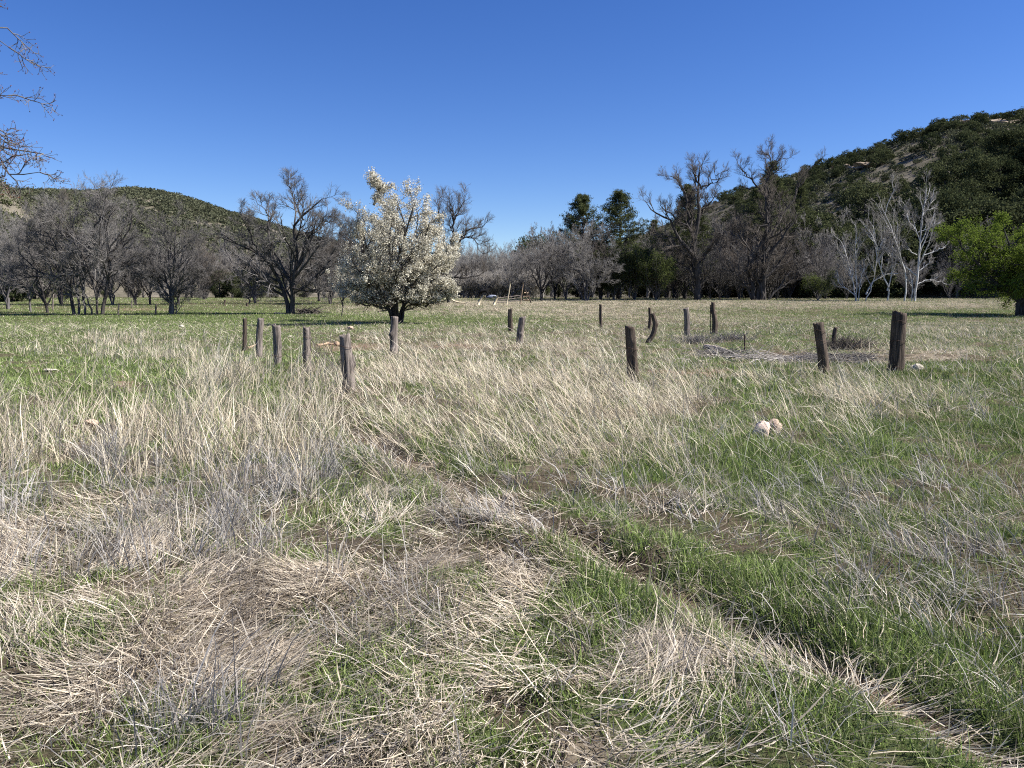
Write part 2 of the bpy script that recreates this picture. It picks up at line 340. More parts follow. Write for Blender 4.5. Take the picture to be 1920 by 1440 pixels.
# ------------------------------------------------------------------ ground
def build_ground():
    az = np.concatenate([np.linspace(-180, -48, 40, endpoint=False), np.linspace(-48, 48, 560, endpoint=False), np.linspace(48, 180, 41)])
    d = np.concatenate([[.0, .5, 1.0, 1.5, 2.0], np.geomspace(2.1, 130, 560), np.geomspace(140, 5000, 24)])
    A, D = np.meshgrid(np.radians(az), d, indexing='ij')
    X, Y = D * np.sin(A), D * np.cos(A); Z = ground_z(X, Y)
    U, V = pxy(X.ravel(), np.maximum(Y.ravel(), .6)); x, y = X.ravel(), Y.ravel()
    g, ma, so_, ta = f_green(U, V, x, y), f_mat(U, V, x, y), f_soil(U, V, x, y), f_tall(U, V, x, y)
    col = np.stack([g, np.clip(ma + .6 * ta, 0, 1), so_], 1)
    n, m = A.shape; i = np.arange(n - 1)[:, None] * m + np.arange(m - 1)[None]
    Q = np.stack([i, i + 1, i + m + 1, i + m], -1).reshape(-1, 4)
    mt, nn, out = new_mat('meadow_soil'); L = nn.links.new
    b = nn.nodes.new('ShaderNodeBsdfDiffuse'); a = nn.nodes.new('ShaderNodeAttribute'); a.attribute_name = 'Col'
    sp = nn.nodes.new('ShaderNodeSeparateColor'); L(a.outputs['Color'], sp.inputs[0])
    tc = nn.nodes.new('ShaderNodeTexCoord')
    def noise(s, de=5, ro=.7):
        z = nn.nodes.new('ShaderNodeTexNoise'); z.inputs['Scale'].default_value = s; z.inputs['Detail'].default_value = de; z.inputs['Roughness'].default_value = ro; L(tc.outputs['Object'], z.inputs['Vector']); return z
    def mixc(fac, A_, B_):
        x_ = nn.nodes.new('ShaderNodeMix'); x_.data_type = 'RGBA'
        if hasattr(fac, 'type'): L(fac, x_.inputs['Factor'])
        for s_, v_ in (('A', A_), ('B', B_)):
            if isinstance(v_, tuple): x_.inputs[s_].default_value = (*v_, 1)
            else: L(v_, x_.inputs[s_])
        return x_.outputs['Result']
    def thr(v, nz, k):
        a1 = nn.nodes.new('ShaderNodeMath'); a1.operation = 'ADD'; L(v, a1.inputs[0]); L(nz, a1.inputs[1])
        r_ = nn.nodes.new('ShaderNodeMapRange'); r_.inputs['From Min'].default_value = .75; r_.inputs['From Max'].default_value = k; L(a1.outputs[0], r_.inputs[0]); return r_.outputs[0]
    n1, n2, n3 = noise(3), noise(22, 6, .8), noise(70, 4, .8)
    basec = mixc(n2.outputs['Fac'], (.035, .027, .018), (.14, .11, .078))
    c1 = mixc(thr(sp.outputs[1], n2.outputs['Fac'], 1.2), basec, (.20, .165, .12))
    gcol = mixc(n3.outputs['Fac'], (.035, .048, .018), (.11, .13, .052))
    c2 = mixc(thr(sp.outputs[0], n2.outputs['Fac'], 1.15), c1, gcol)
    scol = mixc(n3.outputs['Fac'], (.12, .08, .055), (.29, .205, .15))
    c3 = mixc(thr(sp.outputs[2], n2.outputs['Fac'], 1.2), c2, scol)
    bp = nn.nodes.new('ShaderNodeBump'); bp.inputs['Strength'].default_value = .8; bp.inputs['Distance'].default_value = .03; L(n2.outputs['Fac'], bp.inputs['Height'])
    L(c3, b.inputs[0]); L(bp.outputs[0], b.inputs['Normal']); L(b.outputs[0], out.inputs[0])
    o = link('ground', mesh('ground', np.stack([X.ravel(), Y.ravel(), Z.ravel()], 1), Q, mat=mt, col=col, smooth=True)); tag(o, kind='structure')
build_ground()

# ------------------------------------------------------------------ grass
def blades(rng, x, y, ln, th, az, wd, col, tipcol, seg=3, bend=.5, z0=0., wmid=1.):
    N = len(x); z = ground_z(x, y) - .015 + z0
    P = np.zeros((N, seg + 1, 3)); P[:, 0] = np.stack([x, y, z], 1)
    a = th.copy(); bb = np.broadcast_to(bend, (N,)); azv = az.copy()
    for s in range(seg):
        st = ln / seg; aa = np.clip(a, 0, 1.62)
        P[:, s + 1] = P[:, s] + np.stack([np.sin(aa) * np.cos(azv), np.sin(aa) * np.sin(azv), np.cos(aa)], 1) * st[:, None]
        a = a + bb / seg + (rng.random(N) < .1) * rng.normal(size=N) * .8; azv = azv + rng.normal(size=N) * .22
    ya = rng.uniform(0, math.pi, N); W = np.stack([np.cos(ya), np.sin(ya), rng.uniform(-.3, .3, N)], 1)
    wt = np.array([1., .95 * wmid, .7 * wmid, .5])[:seg] if seg == 3 else np.array([1., .75])[:seg]
    L_ = P[:, :seg] - W[:, None] * (wd[:, None] * wt[None] * .5)[..., None]; R_ = P[:, :seg] + W[:, None] * (wd[:, None] * wt[None] * .5)[..., None]
    nv = 2 * seg + 1; V = np.zeros((N, nv, 3)); V[:, 0:2 * seg:2] = L_; V[:, 1:2 * seg:2] = R_; V[:, -1] = P[:, -1]
    o = np.arange(N)[:, None] * nv
    Q = np.concatenate([(o + np.array([[2 * s, 2 * s + 1, 2 * s + 3, 2 * s + 2]])) for s in range(seg - 1)], 0)
    T = o + np.array([[2 * seg - 2, 2 * seg - 1, 2 * seg]])
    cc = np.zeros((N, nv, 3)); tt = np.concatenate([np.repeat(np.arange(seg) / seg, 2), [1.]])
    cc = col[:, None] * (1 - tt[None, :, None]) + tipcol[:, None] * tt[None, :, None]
    return V.reshape(-1, 3), Q, T, cc.reshape(-1, 3)
def cat_blades(name, lst, label, kindcat):
    Vs, Qs, Ts, Cs, n = [], [], [], [], 0
    for V, Q, T, c in lst:
        Vs.append(V); Qs.append(Q + n); Ts.append(T + n); Cs.append(c); n += len(V)
    me = mesh(name, np.concatenate(Vs), np.concatenate(Qs), np.concatenate(Ts), mat=M_blade, col=np.concatenate(Cs))
    return tag(link(name, me), label, kindcat, kind='stuff')
def sample(rng, d0, d1, dens, fn, mgn=(-230, 2150)):
    u0, u1 = (mgn[0] - CX) / F, (mgn[1] - CX) / F
    area = .5 * (u1 - u0) * (d1 ** 2 - d0 ** 2); N = int(area * dens)
    y = np.sqrt(rng.uniform(d0 ** 2, d1 ** 2, N)); x = rng.uniform(u0, u1, N) * y
    U, V = pxy(x, y); p = fn(U, V, x, y); k = rng.random(N) < p
    return x[k], y[k], U[k], V[k], p[k]
def pick(rng, N, cols, j=.12):
    c = np.asarray(cols, float)[rng.integers(0, len(cols), N)]
    return c * (1 + rng.normal(size=(N, 1)) * j)
def lean_dir(rng, U, N):
    """prevailing lay of the straw: to the left in the middle and right, mixed on the left"""
    wx = np.where(U > 640, -1.0, .25); sp = np.where(U > 640, .45, 1.6)
    return np.where(wx < 0, math.pi, 0) + rng.normal(size=N) * sp
STRAW = [(.58, .51, .38), (.50, .43, .31), (.66, .60, .47), (.44, .37, .27), (.54, .46, .36)]
GREY = [(.31, .29, .265), (.40, .375, .345), (.48, .45, .41), (.23, .21, .19), (.38, .34, .28)]
MATC = [(.43, .355, .265), (.37, .315, .25), (.52, .445, .34), (.27, .225, .175), (.47, .42, .35), (.60, .53, .42)]
GREEN = [(.125, .18, .048), (.16, .22, .058), (.20, .26, .075), (.11, .15, .05), (.24, .275, .12), (.19, .215, .11)]
def build_grass():
    rng = np.random.default_rng(7); tall, grey, mat_, green = [], [], [], []
    def tuss(dst, fn, d0, d1, dens, nb, ln, lsd, th0, thsd, spread, cols, bend, wdk=(.0028, .00035), seg=3, tip=1.05, mixg=0., lean=True):
        x, y, U, V, p = sample(rng, d0, d1, dens, fn)
        N = len(x); k = rng.poisson(nb, N); idx = np.repeat(np.arange(N), k); n = len(idx)
        if n == 0: return
        r = np.abs(rng.normal(size=n)) * spread; a = rng.uniform(0, 2 * math.pi, n)
        hs_ = rng.uniform(.65, 1.2, N)[idx]
        ca = lean_dir(rng, U, N)[idx] if lean else rng.uniform(0, 2 * math.pi, N)[idx]
        ca = ca + rng.normal(size=n) * .35
        mixv = rng.random(n) < .35; az = np.where(mixv, a, ca)
        th = np.abs(th0 * np.where(U[idx] > 640, 1.15, .6) + rng.normal(size=n) * thsd) if lean else np.abs(th0 + rng.normal(size=n) * thsd)
        L_ = ln * np.where((U[idx] < 650) & (y[idx] < 16), 1.3, 1.) * hs_ * np.exp(np.clip(rng.normal(size=n), -2, 1.5) * lsd); yy = y[idx]
        wd = (wdk[0] + wdk[1] * yy) * np.exp(np.clip(rng.normal(size=n), -2, 1.5) * .35)
        tc = pick(rng, N, cols, .1)[idx] * (1 + rng.normal(size=(n, 1)) * .15)
        if mixg: gm = (rng.random(n) < mixg)[:, None]; tc = np.where(gm, pick(rng, n, GREEN), tc)
        tc = np.clip(tc, .01, .9)
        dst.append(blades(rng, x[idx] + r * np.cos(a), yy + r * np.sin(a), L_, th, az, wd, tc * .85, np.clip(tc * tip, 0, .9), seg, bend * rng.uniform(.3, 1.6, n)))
    # tall straw
    tuss(tall, f_tall, 2.3, 7, 14, 8, .36, .3, .35, .25, .05, STRAW, .6, wdk=(.0036, .0003))
    tuss(tall, f_tall, 7, 16, 44, 9, .34, .35, .55, .3, .07, STRAW, .7, mixg=.10)
    tuss(tall, f_tall, 16, 36, 15, 8, .28, .35, .6, .3, .10, STRAW, .7, seg=2, mixg=.10)
    tuss(tall, f_tall, 36, 130, 14, 8, .17, .35, .7, .3, .35, STRAW[:2] + STRAW[3:], .6, wdk=(.007, .00015), seg=2)
    # single long stalks standing over the rest
    far = lambda U, V, x, y: np.clip(f_tall(U, V, x, y) + .25 * f_grey(U, V, x, y) + .025, 0, 1)
    tuss(tall, far, 4.5, 20, 8, 2.0, .56, .25, .45, .25, .04, STRAW[:3], .4, wdk=(.0036, .00035))
    # grey tangled dead stems
    tuss(grey, f_grey, 2.3, 8, 60, 12, .24, .35, .55, .35, .07, GREY, .9, lean=True)
    tuss(grey, f_grey, 8, 20, 26, 9, .24, .35, .6, .35, .09, GREY, .9)
    tuss(grey, f_grey, 20, 60, 5, 7, .24, .35, .6, .35, .2, GREY, .8, seg=2, wdk=(.004, .0003))
    # trodden thatch lying almost flat
    def mat_field(d0, d1, dens, ln, seg=3, base=.05, wdk=(.0032, .0004)):
        fn = lambda U, V, x, y: np.clip(f_mat(U, V, x, y) + base, 0, 1)
        x, y, U, V, p = sample(rng, d0, d1, dens, fn); n = len(x)
        a0 = math.pi * 2 * fbm(x / 1.1, y / 1.1, 91, 2) * 1.6 + .4
        az = np.where(rng.random(n) < .8, a0 + rng.normal(size=n) * .4, rng.uniform(0, 6.28, n))
        c = pick(rng, n, MATC, .15); big = (.75 + .5 * fbm(x / .5, y / .5, 93, 2))[:, None]
        c = np.clip(c * big, .02, .85)
        mat_.append(blades(rng, x, y, ln * np.exp(rng.normal(size=n) * .35), 1.25 + rng.normal(size=n) * .18, az, (wdk[0] + wdk[1] * y) * rng.uniform(.6, 1.5, n), c, c * 1.05, seg, .3 * rng.normal(size=n), z0=.005 + rng.random(n) ** 2 * .06))
    mat_field(2.2, 6, 6500, .16, wdk=(.0034, .0003)); mat_field(6, 14, 1100, .2, 2); mat_field(14, 45, 90, .3, 2, .12)
    # green
    def green_field(d0, d1, dens, ln, seg=2, wdk=(.0026, .0005), clump=1.):
        x, y, U, V, p = sample(rng, d0, d1, dens, f_green); n = len(x)
        h = ln * (.45 + 1.1 * fbm(x / .45, y / .45, 95, 2)) * (.6 + .6 * p)
        td, sd = trackd(x, y); h = h * (1 + .35 * np.exp(-((td - .4) / .2) ** 2) * (y < 16))
        c = pick(rng, n, GREEN, .12); dk = (.7 + .6 * fbm(x / 1.7, y / 1.7, 97, 2))[:, None]
        c = np.clip(c * dk, .01, .6)
        dry = (rng.random(n) < (.06 + .30 * ss(6, 35, y)) * (1.15 - p))[:, None]; c = np.where(dry, pick(rng, n, STRAW), c)
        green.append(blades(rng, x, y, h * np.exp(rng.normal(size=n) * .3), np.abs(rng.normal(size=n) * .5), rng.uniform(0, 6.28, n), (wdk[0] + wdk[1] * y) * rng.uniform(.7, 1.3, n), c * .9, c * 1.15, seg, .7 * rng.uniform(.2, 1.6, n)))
    green_field(2.2, 5, 7500, .075, 3, (.003, .0004)); green_field(5, 10, 3000, .085, 2); green_field(10, 20, 900, .085, 2, (.003, .0006)); green_field(20, 45, 420, .07, 2, (.004, .00035)); green_field(45, 125, 95, .08, 2, (.008, .0003))
    cat_blades('tall_dry_grass', tall, 'tall straw coloured grass leaning over the meadow', 'dry grass')
    cat_blades('dead_stems', grey, 'grey tangled dead weed stems among the grass', 'dead stems')
    cat_blades('flattened_grass', mat_, 'pinkish beige dead grass trodden flat on the ground', 'dead grass')
    cat_blades('green_grass', green, 'short fresh green grass coming up through the straw', 'grass')
build_grass()

# ------------------------------------------------------------------ hills
hill_mat = None
def make_hill_mat():
    m, n, out = new_mat('hill_soil'); L = n.links.new
    d = n.nodes.new('ShaderNodeBsdfDiffuse'); tc = n.nodes.new('ShaderNodeTexCoord')
    z = n.nodes.new('ShaderNodeTexNoise'); z.inputs['Scale'].default_value = .12; z.inputs['Detail'].default_value = 9; z.inputs['Roughness'].default_value = .7
    cr = n.nodes.new('ShaderNodeValToRGB'); e = cr.color_ramp.elements
    e[0].position = .35; e[0].color = (.07, .065, .045, 1); e[1].position = .66; e[1].color = (.19, .165, .13, 1)
    L(tc.outputs['Object'], z.inputs['Vector']); L(z.outputs['Fac'], cr.inputs[0]); L(cr.outputs[0], d.inputs[0]); L(d.outputs[0], out.inputs[0]); return m
hill_mat = make_hill_mat()
class Hill:
    def __init__(s, prof, foot, ridge, u0, u1, seed, rough=1.):
        s.p = np.array(prof, float); s.foot, s.ridge, s.u0, s.u1, s.seed, s.rough = foot, ridge, u0, u1, seed, rough
    def fr(s, U): return np.interp(U, *np.array(s.foot, float).T), np.interp(U, *np.array(s.ridge, float).T)
    def z(s, U, D):
        """height at azimuth column U and depth D"""
        f, r = s.fr(U); py = np.interp(U, s.p[:, 0], s.p[:, 1])
        rz = CAMZ + (HOR - py) / F * r
        t = (D - f) / (r - f)
        up = np.where(t < 1, np.sin(np.clip(t, 0, 1) * math.pi / 2) ** 1.25, 1 - .35 * (t - 1))
        x = (U - CX) / F * D
        return -1.5 + (rz + 1.5) * up + s.rough * (fbm(x / 14, D / 14, s.seed, 4) - .5) * 4 * np.clip(t, 0, 1) * np.clip(1.6 - t, .3, 1)
    def build(s, name):
        U = np.linspace(s.u0, s.u1, 150); T = np.concatenate([np.linspace(-.05, 1.5, 70), [2, 2.6]])
        A, B = np.meshgrid(U, T, indexing='ij'); f, r = s.fr(A); D = f + (r - f) * B; Z = s.z(A, D)
        X = (A - CX) / F * D; n, m = A.shape; i = np.arange(n - 1)[:, None] * m + np.arange(m - 1)[None]
        Q = np.stack([i, i + 1, i + m + 1, i + m], -1).reshape(-1, 4)
        return tag(link(name, mesh(name, np.stack([X.ravel(), D.ravel(), Z.ravel()], 1), Q, mat=hill_mat, smooth=True)), kind='structure')
HL = Hill([(-900, 330), (0, 372), (100, 374), (180, 374), (270, 370), (330, 378), (400, 399), (450, 414), (520, 434), (600, 456), (660, 466), (720, 476), (800, 495), (1000, 535), (1300, 550)], [(-900, 190), (1300, 260)], [(-900, 340), (270, 420), (1300, 700)], -900, 1300, 5, 1.)
HR = Hill([(1000, 540), (1150, 470), (1250, 435), (1330, 400), (1400, 378), (1480, 352), (1520, 342), (1600, 318), (1650, 300), (1700, 282), (1760, 264), (1830, 260), (1880, 257), (1920, 250), (2100, 210), (2600, 120), (3300, 90)], [(1000, 170), (1500, 118), (1900, 105), (3300, 100)], [(1000, 560), (1330, 420), (1600, 290), (1920, 250), (3300, 230)], 1000, 3300, 9, 1.)
HN = Hill([(-2200, 120), (-600, 190), (-150, 275), (0, 340), (60, 385), (120, 470), (180, 560)], [(-2200, 95), (180, 150)], [(-2200, 160), (-300, 180), (180, 260)], -2200, 180, 13, .5)
HL.build('hill'); HR.build('hill.001'); HN.build('hill.002')

# ------------------------------------------------------------------ evergreen and shrub prototypes
PX = (0, -400, -200)     # prototypes stand here until moved
def clump_crown(rng, H, Rr, nclump, per, leaf, lo=.12, shape='round', csz=.2):
    """uneven crown of leafy clumps around a tapered trunk; returns leaf points"""
    pts = []
    for i in range(nclump):
        a = rng.uniform(0, 6.283)
        if shape == 'round':
            v = rng.normal(size=3); v /= np.linalg.norm(v); rr = rng.uniform(.55, 1.0) ** .6
            c = np.array([v[0] * Rr * rr, v[1] * Rr * rr, H * (lo + (1 - lo) * (.5 + .5 * v[2] * rr))])
        else:
            t = rng.random() ** .8; h = lo + (1 - lo) * t; rad = Rr * (1 - t) ** .7 * rng.uniform(.35, 1.05)
            c = np.array([math.cos(a) * rad, math.sin(a) * rad, H * h])
        s = csz * Rr * rng.uniform(.6, 1.4); n = int(per * rng.uniform(.6, 1.4))
        q = rng.normal(size=(n, 3)) * np.array([1, 1, .6]) * s * .6
        pts.append(c + q)
    P = np.concatenate(pts); P[:, 2] = np.maximum(P[:, 2], .15); return P
def evergreen(name, seed, H, Rr, nclump, per, leaf, mat, shape='round', lo=.1, label='', cat='tree', tr=None, csz=.22, asp=.5):
    rng = np.random.default_rng(seed); root = thing(name, label, cat, PX)
    tr = tr or H * .03; P = np.array([polyl([(0, 0, -.3), (rng.normal() * .03 * H, rng.normal() * .03 * H, H * .5), (0, 0, H * .93)], 6)])
    lv = grow(rng, P, np.array([np.linspace(tr, tr * .2, 7)]), [LV(k=12, S=3, ratio=(.25, .45), ang=(45, 85), t=(.2, .95), rmin=.02, gnarl=.15, lmax=Rr)])
    V, Q = join([tubes(p, r, s) for (p, r), s in zip(lv, (6, 4))]); link('trunk', mesh(name + '_trunk', V, Q, mat=M_bark, smooth=True), root)
    pts = clump_crown(rng, H, Rr, nclump, per, leaf, lo, shape, csz)
    V, Q = leaves(rng, pts, leaf * rng.uniform(.6, 1.4, len(pts)), asp); link('crown', mesh(name + '_crown', V, Q, mat=mat), root)
    return root
used = set()
def place(proto, loc, rz, s, label, group=None):
    if proto.name not in used:
        used.add(proto.name); proto.location = loc; proto.rotation_euler = (0, 0, rz)
        proto.scale = (s, s, s) if not hasattr(s, '__len__') else s
        proto['label'] = label
        if group: proto['group'] = group
        return proto
    r = copy_thing(proto, loc, rz, s, label, group)
    if not group and 'group' in r: del r['group']
    return r
# hill junipers / oaks
jun = [evergreen('hillside_juniper', 100 + i, 4.2, 2.5, 46, 34, .42, M_juni, label='x', csz=.26, lo=.02) for i in range(4)]
rng = np.random.default_rng(21)
def scatter_hill(hill, n, ulo, uhi, tlo, thi, pw=1., base=.12):
    U = rng.uniform(ulo, uhi, n * 3); t = tlo + (thi - tlo) * rng.random(n * 3) ** pw; f, r = hill.fr(U); D = f + (r - f) * t
    x = (U - CX) / F * D; z = hill.z(U, D)
    dn = fbm(x / 22, D / 22, 33, 2); k = rng.random(n * 3) < ss(.3, .55, dn) * (1 - base) + base
    return np.stack([x, D, z, U, t], 1)[k][:n]
def shrub_mass(name, pts, per, size, leaf, label, cat, mat):
    N = len(pts); s = size * rng.uniform(.6, 1.5, N); v = rng.normal(size=(N, per, 3)); v /= np.linalg.norm(v, axis=2, keepdims=True); v *= rng.uniform(.5, 1, (N, per, 1))
    v[..., 2] = np.abs(v[..., 2]) * .85
    P = (pts[:, None, :3] + v * s[:, None, None] * np.array([1, 1, 1.05])).reshape(-1, 3)
    V, Q = leaves(rng, P, leaf * rng.uniform(.6, 1.4, len(P)), .7)
    return tag(link(name, mesh(name, V, Q, mat=mat)), label, cat, kind='stuff')
pl = scatter_hill(HL, 9500, -400, 1000, .25, 1.03, 1., .6); shrub_mass('hillside_scrub', pl, 60, 1.9, .75, 'olive scrub and small oaks covering the rounded left hill', 'scrub', M_chap)
pr = scatter_hill(HR, 330, 1340, 1990, .30, 1.0, .8)
G_H = 'dark junipers and oaks dotted over the right hill'
for i, q in enumerate(pr[:285]):
    hz = 'on the skyline' if q[4] > .9 else 'high on the slope' if q[4] > .72 else 'halfway up the slope' if q[4] > .5 else 'low on the slope'
    hx = 'behind the cottonwoods' if q[3] < 1545 else 'above the white trees' if q[3] < 1700 else 'above the thickest post' if q[3] < 1820 else 'above the fresh green tree'
    s = rng.uniform(.35, .85) * (1.05 if q[4] < .9 else .8)
    place(jun[i % 4], (q[0], q[1], q[2] - .3), rng.uniform(0, 6.28), (s * rng.uniform(.9, 1.2), s, s * rng.uniform(.85, 1.25)), 'dark juniper ' + hz + ', ' + hx, G_H)
pr2 = scatter_hill(HR, 7000, 1150, 2700, .02, 1.02, .8, .45); pr2 = pr2[(rng.random(len(pr2)) < .8) | (pr2[:, 4] < .5)]; shrub_mass('hillside_scrub.001', pr2, 70, 1.1, .40, 'low dark scrub between the junipers on the right hill', 'scrub', M_chap)
pn = scatter_hill(HN, 380, -900, 140, .1, 1.02); shrub_mass('hillside_scrub.002', pn, 150, 2.4, .5, 'dark scrub on the near slope at the left edge', 'scrub', M_juni)
# rock outcrops on the right hill
M_rockh = bark_mat('hill_rock', (.16, .12, .085), (.42, .33, .24), .5, .4, .95, 1.)
def rock_mesh(name, seed, mat, sub=3, amp=.22, flat=.6):
    import bmesh
    rg = random.Random(seed); bm = bmesh.new(); bmesh.ops.create_icosphere(bm, subdivisions=sub, radius=1)
    o = (rg.uniform(0, 50), rg.uniform(0, 50))
    for v in bm.verts:
        n = float(fbm(v.co.x * 1.3 + o[0], v.co.y * 1.3 + v.co.z * 1.7 + o[1], seed, 3)) - .5
        k = 1 + n * amp * 3; v.co = (v.co.x * k, v.co.y * k * .8, v.co.z * k * flat)
    me = bpy.data.meshes.new(name); bm.to_mesh(me); bm.free(); me.materials.append(mat)
    me.polygons.foreach_set('use_smooth', [amp < .2] * len(me.polygons)); return me
rk = [rock_mesh('outcrop', 60 + i, M_rockh, 2, .5, .45) for i in range(3)]
for i, (u, t) in enumerate([(1797, .9), (1812, .86), (1835, .88), (1850, .92), (1780, .84), (1760, .87), (1725, .9), (1880, .84), (1745, .8), (1700, .84), (1865, .78), (1815, .79), (1690, .76), (1900, .9), (1660, .82)] + [(1560 + 380 * ((i_ * .618) % 1), .55 + .42 * ((i_ * .381 + .2) % 1)) for i_ in range(45)]):
    f, r = HR.fr(u); D = f + (r - f) * t; o = link('rock_outcrop', rk[i % 3]); o.location = ((u - CX) / F * D, D, float(HR.z(u, D)) + .4); s = rng.uniform(.7, 2.2); o.scale = (s * 1.6, s, s * .8); o.rotation_euler = (0, .2, rng.uniform(0, 6))
    tag(o, 'tan rock outcrop breaking through the scrub on the right hillside', 'rock', 'rock outcrops on the right hill')

# ------------------------------------------------------------------ bare tree prototypes for the woods
def bare_proto(name, seed, H, spread, n, r0, levels, sides, mt, mw, fork=.12):
    rg = np.random.default_rng(seed); P, Rr = radial_limbs(rg, H, spread, n, r0, fork); lv = grow(rg, P, Rr, levels)
    root = thing(name, 'x', 'tree', PX); a, c = tree_meshes(name, lv, sides, 2, mt, mw); link('trunk', a, root); link('crown', c, root); return root
L_wood = [LV(k=8, S=5, ratio=(.35, .55), ang=(20, 50), gnarl=.12, rmin=.03, up=.05), LV(k=7, S=4, ratio=(.4, .65), ang=(20, 50), gnarl=.12, rmin=.016, up=.05), LV(k=6, S=3, ratio=(.4, .7), ang=(15, 45), gnarl=.13, rmin=.011, up=.03), LV(k=6, S=2, ratio=(.4, .7), ang=(15, 45), gnarl=.12, rmin=.008)]
L_thick = [LV(k=8, S=4, ratio=(.3, .5), ang=(12, 35), gnarl=.09, rmin=.02, up=.10), LV(k=7, S=3, ratio=(.4, .7), ang=(15, 40), gnarl=.1, rmin=.012, up=.07), LV(k=7, S=3, ratio=(.4, .75), ang=(15, 40), gnarl=.12, rmin=.009, up=.04)]
SD = (7, 5, 4, 3, 3)
woods = [bare_proto('bare_tree', 300 + i, 9.5, 4.6, 7, .12, L_wood, SD, (M_bark, M_bark2, M_bark)[i], (M_twig, M_twigw, M_twigd)[i]) for i in range(3)]
thick = [bare_proto('bare_thicket_tree', 320 + i, 7.0, 3.0, 11 + i, .07, L_thick, (5, 4, 3, 3), M_bark2, (M_twig, M_twigw, M_twigd)[i], .05) for i in range(3)]
stems = [bare_proto('slender_bare_tree', 340 + i, 9.0, 2.0, 8, .07, L_thick, (5, 4, 3, 3), M_twigg, M_twigg, .08) for i in range(2)]
brushp = [bare_proto('grove_brush', 350 + i, 4.0, 2.2, 16, .035, L_thick, (4, 3, 3, 3), M_twigb, M_twigb, .03) for i in range(2)]
rng = np.random.default_rng(77)
def col_at(px, Y): return (px - CX) / F * Y
LM = [(-60, 'beyond the left edge'), (60, 'at the left edge'), (130, 'behind the leaning tree'), (200, 'behind the trunk clump'), (270, 'right of the trunk clump'), (350, 'behind the round-crowned tree'), (430, 'left of the split trunk tree'), (520, 'behind the split trunk tree'), (600, 'behind the wide bare tree'), (680, 'behind the little blossom tree'), (780, 'behind the blossoming tree'), (870, 'right of the blossoming tree'), (925, 'behind the black horse'), (960, 'behind the pale leaning pole'), (1010, 'behind the reddish boards'), (1070, 'behind the broad bare trees'), (1125, 'below the left pine'), (1180, 'below the right pine'), (1250, 'behind the green shrubs'), (1305, 'just left of the left cottonwood'), (1360, 'just right of the left cottonwood'), (1425, 'just left of the tallest cottonwood'), (1480, 'just right of the tallest cottonwood'), (1570, 'left of the white trees'), (1630, 'behind the leftmost white tree'), (1690, 'behind the middle white tree'), (1760, 'behind the tallest white tree'), (1830, 'right of the white trees'), (1930, 'behind the fresh green tree'), (9999, 'beyond the right edge')]
def lm(u): return next(t for a, t in LM if u < a)
def wood_band(protos, n, u0, u1, y0, y1, H0, hlo, hhi, label, group):
    for i in range(n):
        u = u0 + (u1 - u0) * (i + rng.random()) / n; Y = rng.uniform(y0, y1); s = rng.uniform(hlo, hhi) / H0
        x = col_at(u, Y); place(protos[rng.integers(len(protos))], (x, Y, float(ground_z(x, Y))), rng.uniform(0, 6.28), (s * rng.uniform(.9, 1.25), s * rng.uniform(.9, 1.1), s), label.split(' in the ')[0].split(' behind ')[0].split(' around ')[0].split(' between ')[0] + ' of the woods ' + lm(u), group)
wood_band(woods, 17, -260, 640, 112, 150, 9.5, 6.5, 9.5, 'bare grey tree in the woods behind the left side of the meadow', 'bare trees behind the left meadow')
wood_band(thick, 26, -200, 660, 125, 160, 7, 6, 8, 'bare grey thicket in the woods at the foot of the left hill', 'bare thickets at the foot of the left hill')
wood_band(stems, 44, 820, 1010, 119, 150, 9, 6.8, 8.4, 'slender bare tree in the grove behind the black horse', 'slender bare trees behind the horse')
wood_band(thick, 9, 640, 880, 119, 140, 7, 5.5, 7, 'high bare grey thicket behind the blossoming tree', 'bare thickets behind the blossoming tree')
wood_band(brushp, 26, 835, 1010, 115.5, 118, 4, 2.8, 4.2, 'low bare brush in the grove', 'low bare brush behind the horse')
wood_band(stems, 10, 1000, 1250, 125, 150, 9, 8.0, 10.5, 'tall slender bare tree behind the green willow shrubs', 'slender bare trees behind the green shrubs')
wood_band(thick, 20, 1220, 1560, 103, 120, 7, 6, 8.5, 'bare grey thicket around the two big cottonwoods', 'bare thickets around the cottonwoods')
wood_band(woods, 9, 1220, 1560, 112, 128, 9.5, 9, 12.5, 'bare grey tree behind the two big cottonwoods', 'bare trees behind the cottonwoods')
wood_band(thick, 6, 1560, 2150, 103, 112, 7, 4, 6.5, 'bare grey thicket between the white trees and the dark hillside', 'bare thickets below the right hillside')
wood_band(woods, 5, 1740, 2150, 108, 118, 9.5, 9, 11, 'bare grey tree between the green tree and the right hill', 'bare trees behind the green tree')

# evergreens among the woods
oak = [evergreen('evergreen_oak', 400 + i, 9.5, 4.0, 100, 110, .30, M_juni, label='x', cat='tree', lo=.04, csz=.2) for i in range(3)]
def ever_band(n, u0, u1, y0, y1, hlo, hhi, label, group, lift=None):
    for i in range(n):
        u = u0 + (u1 - u0) * (i + rng.random()) / n; Y = rng.uniform(y0, y1); s = rng.uniform(hlo, hhi) / 9.5; x = col_at(u, Y)
        z = float(ground_z(x, Y)) if lift is None else max(float(lift.z(np.array(u), np.array(Y))), float(ground_z(x, Y)))
        place(oak[rng.integers(3)], (x, Y, z - .2), rng.uniform(0, 6.28), (s * rng.uniform(.85, 1.15), s, s * rng.uniform(.9, 1.15)), label + ', ' + lm(u), group)
ever_band(24, 1470, 2150, 116, 130, 10, 14.5, 'dark evergreen at the hill foot', 'dark evergreens at the foot of the right hill', HR)
ever_band(20, 1500, 2150, 133, 160, 9, 12.5, 'dark evergreen on the lower slope', 'dark evergreens on the lower right slope', HR)
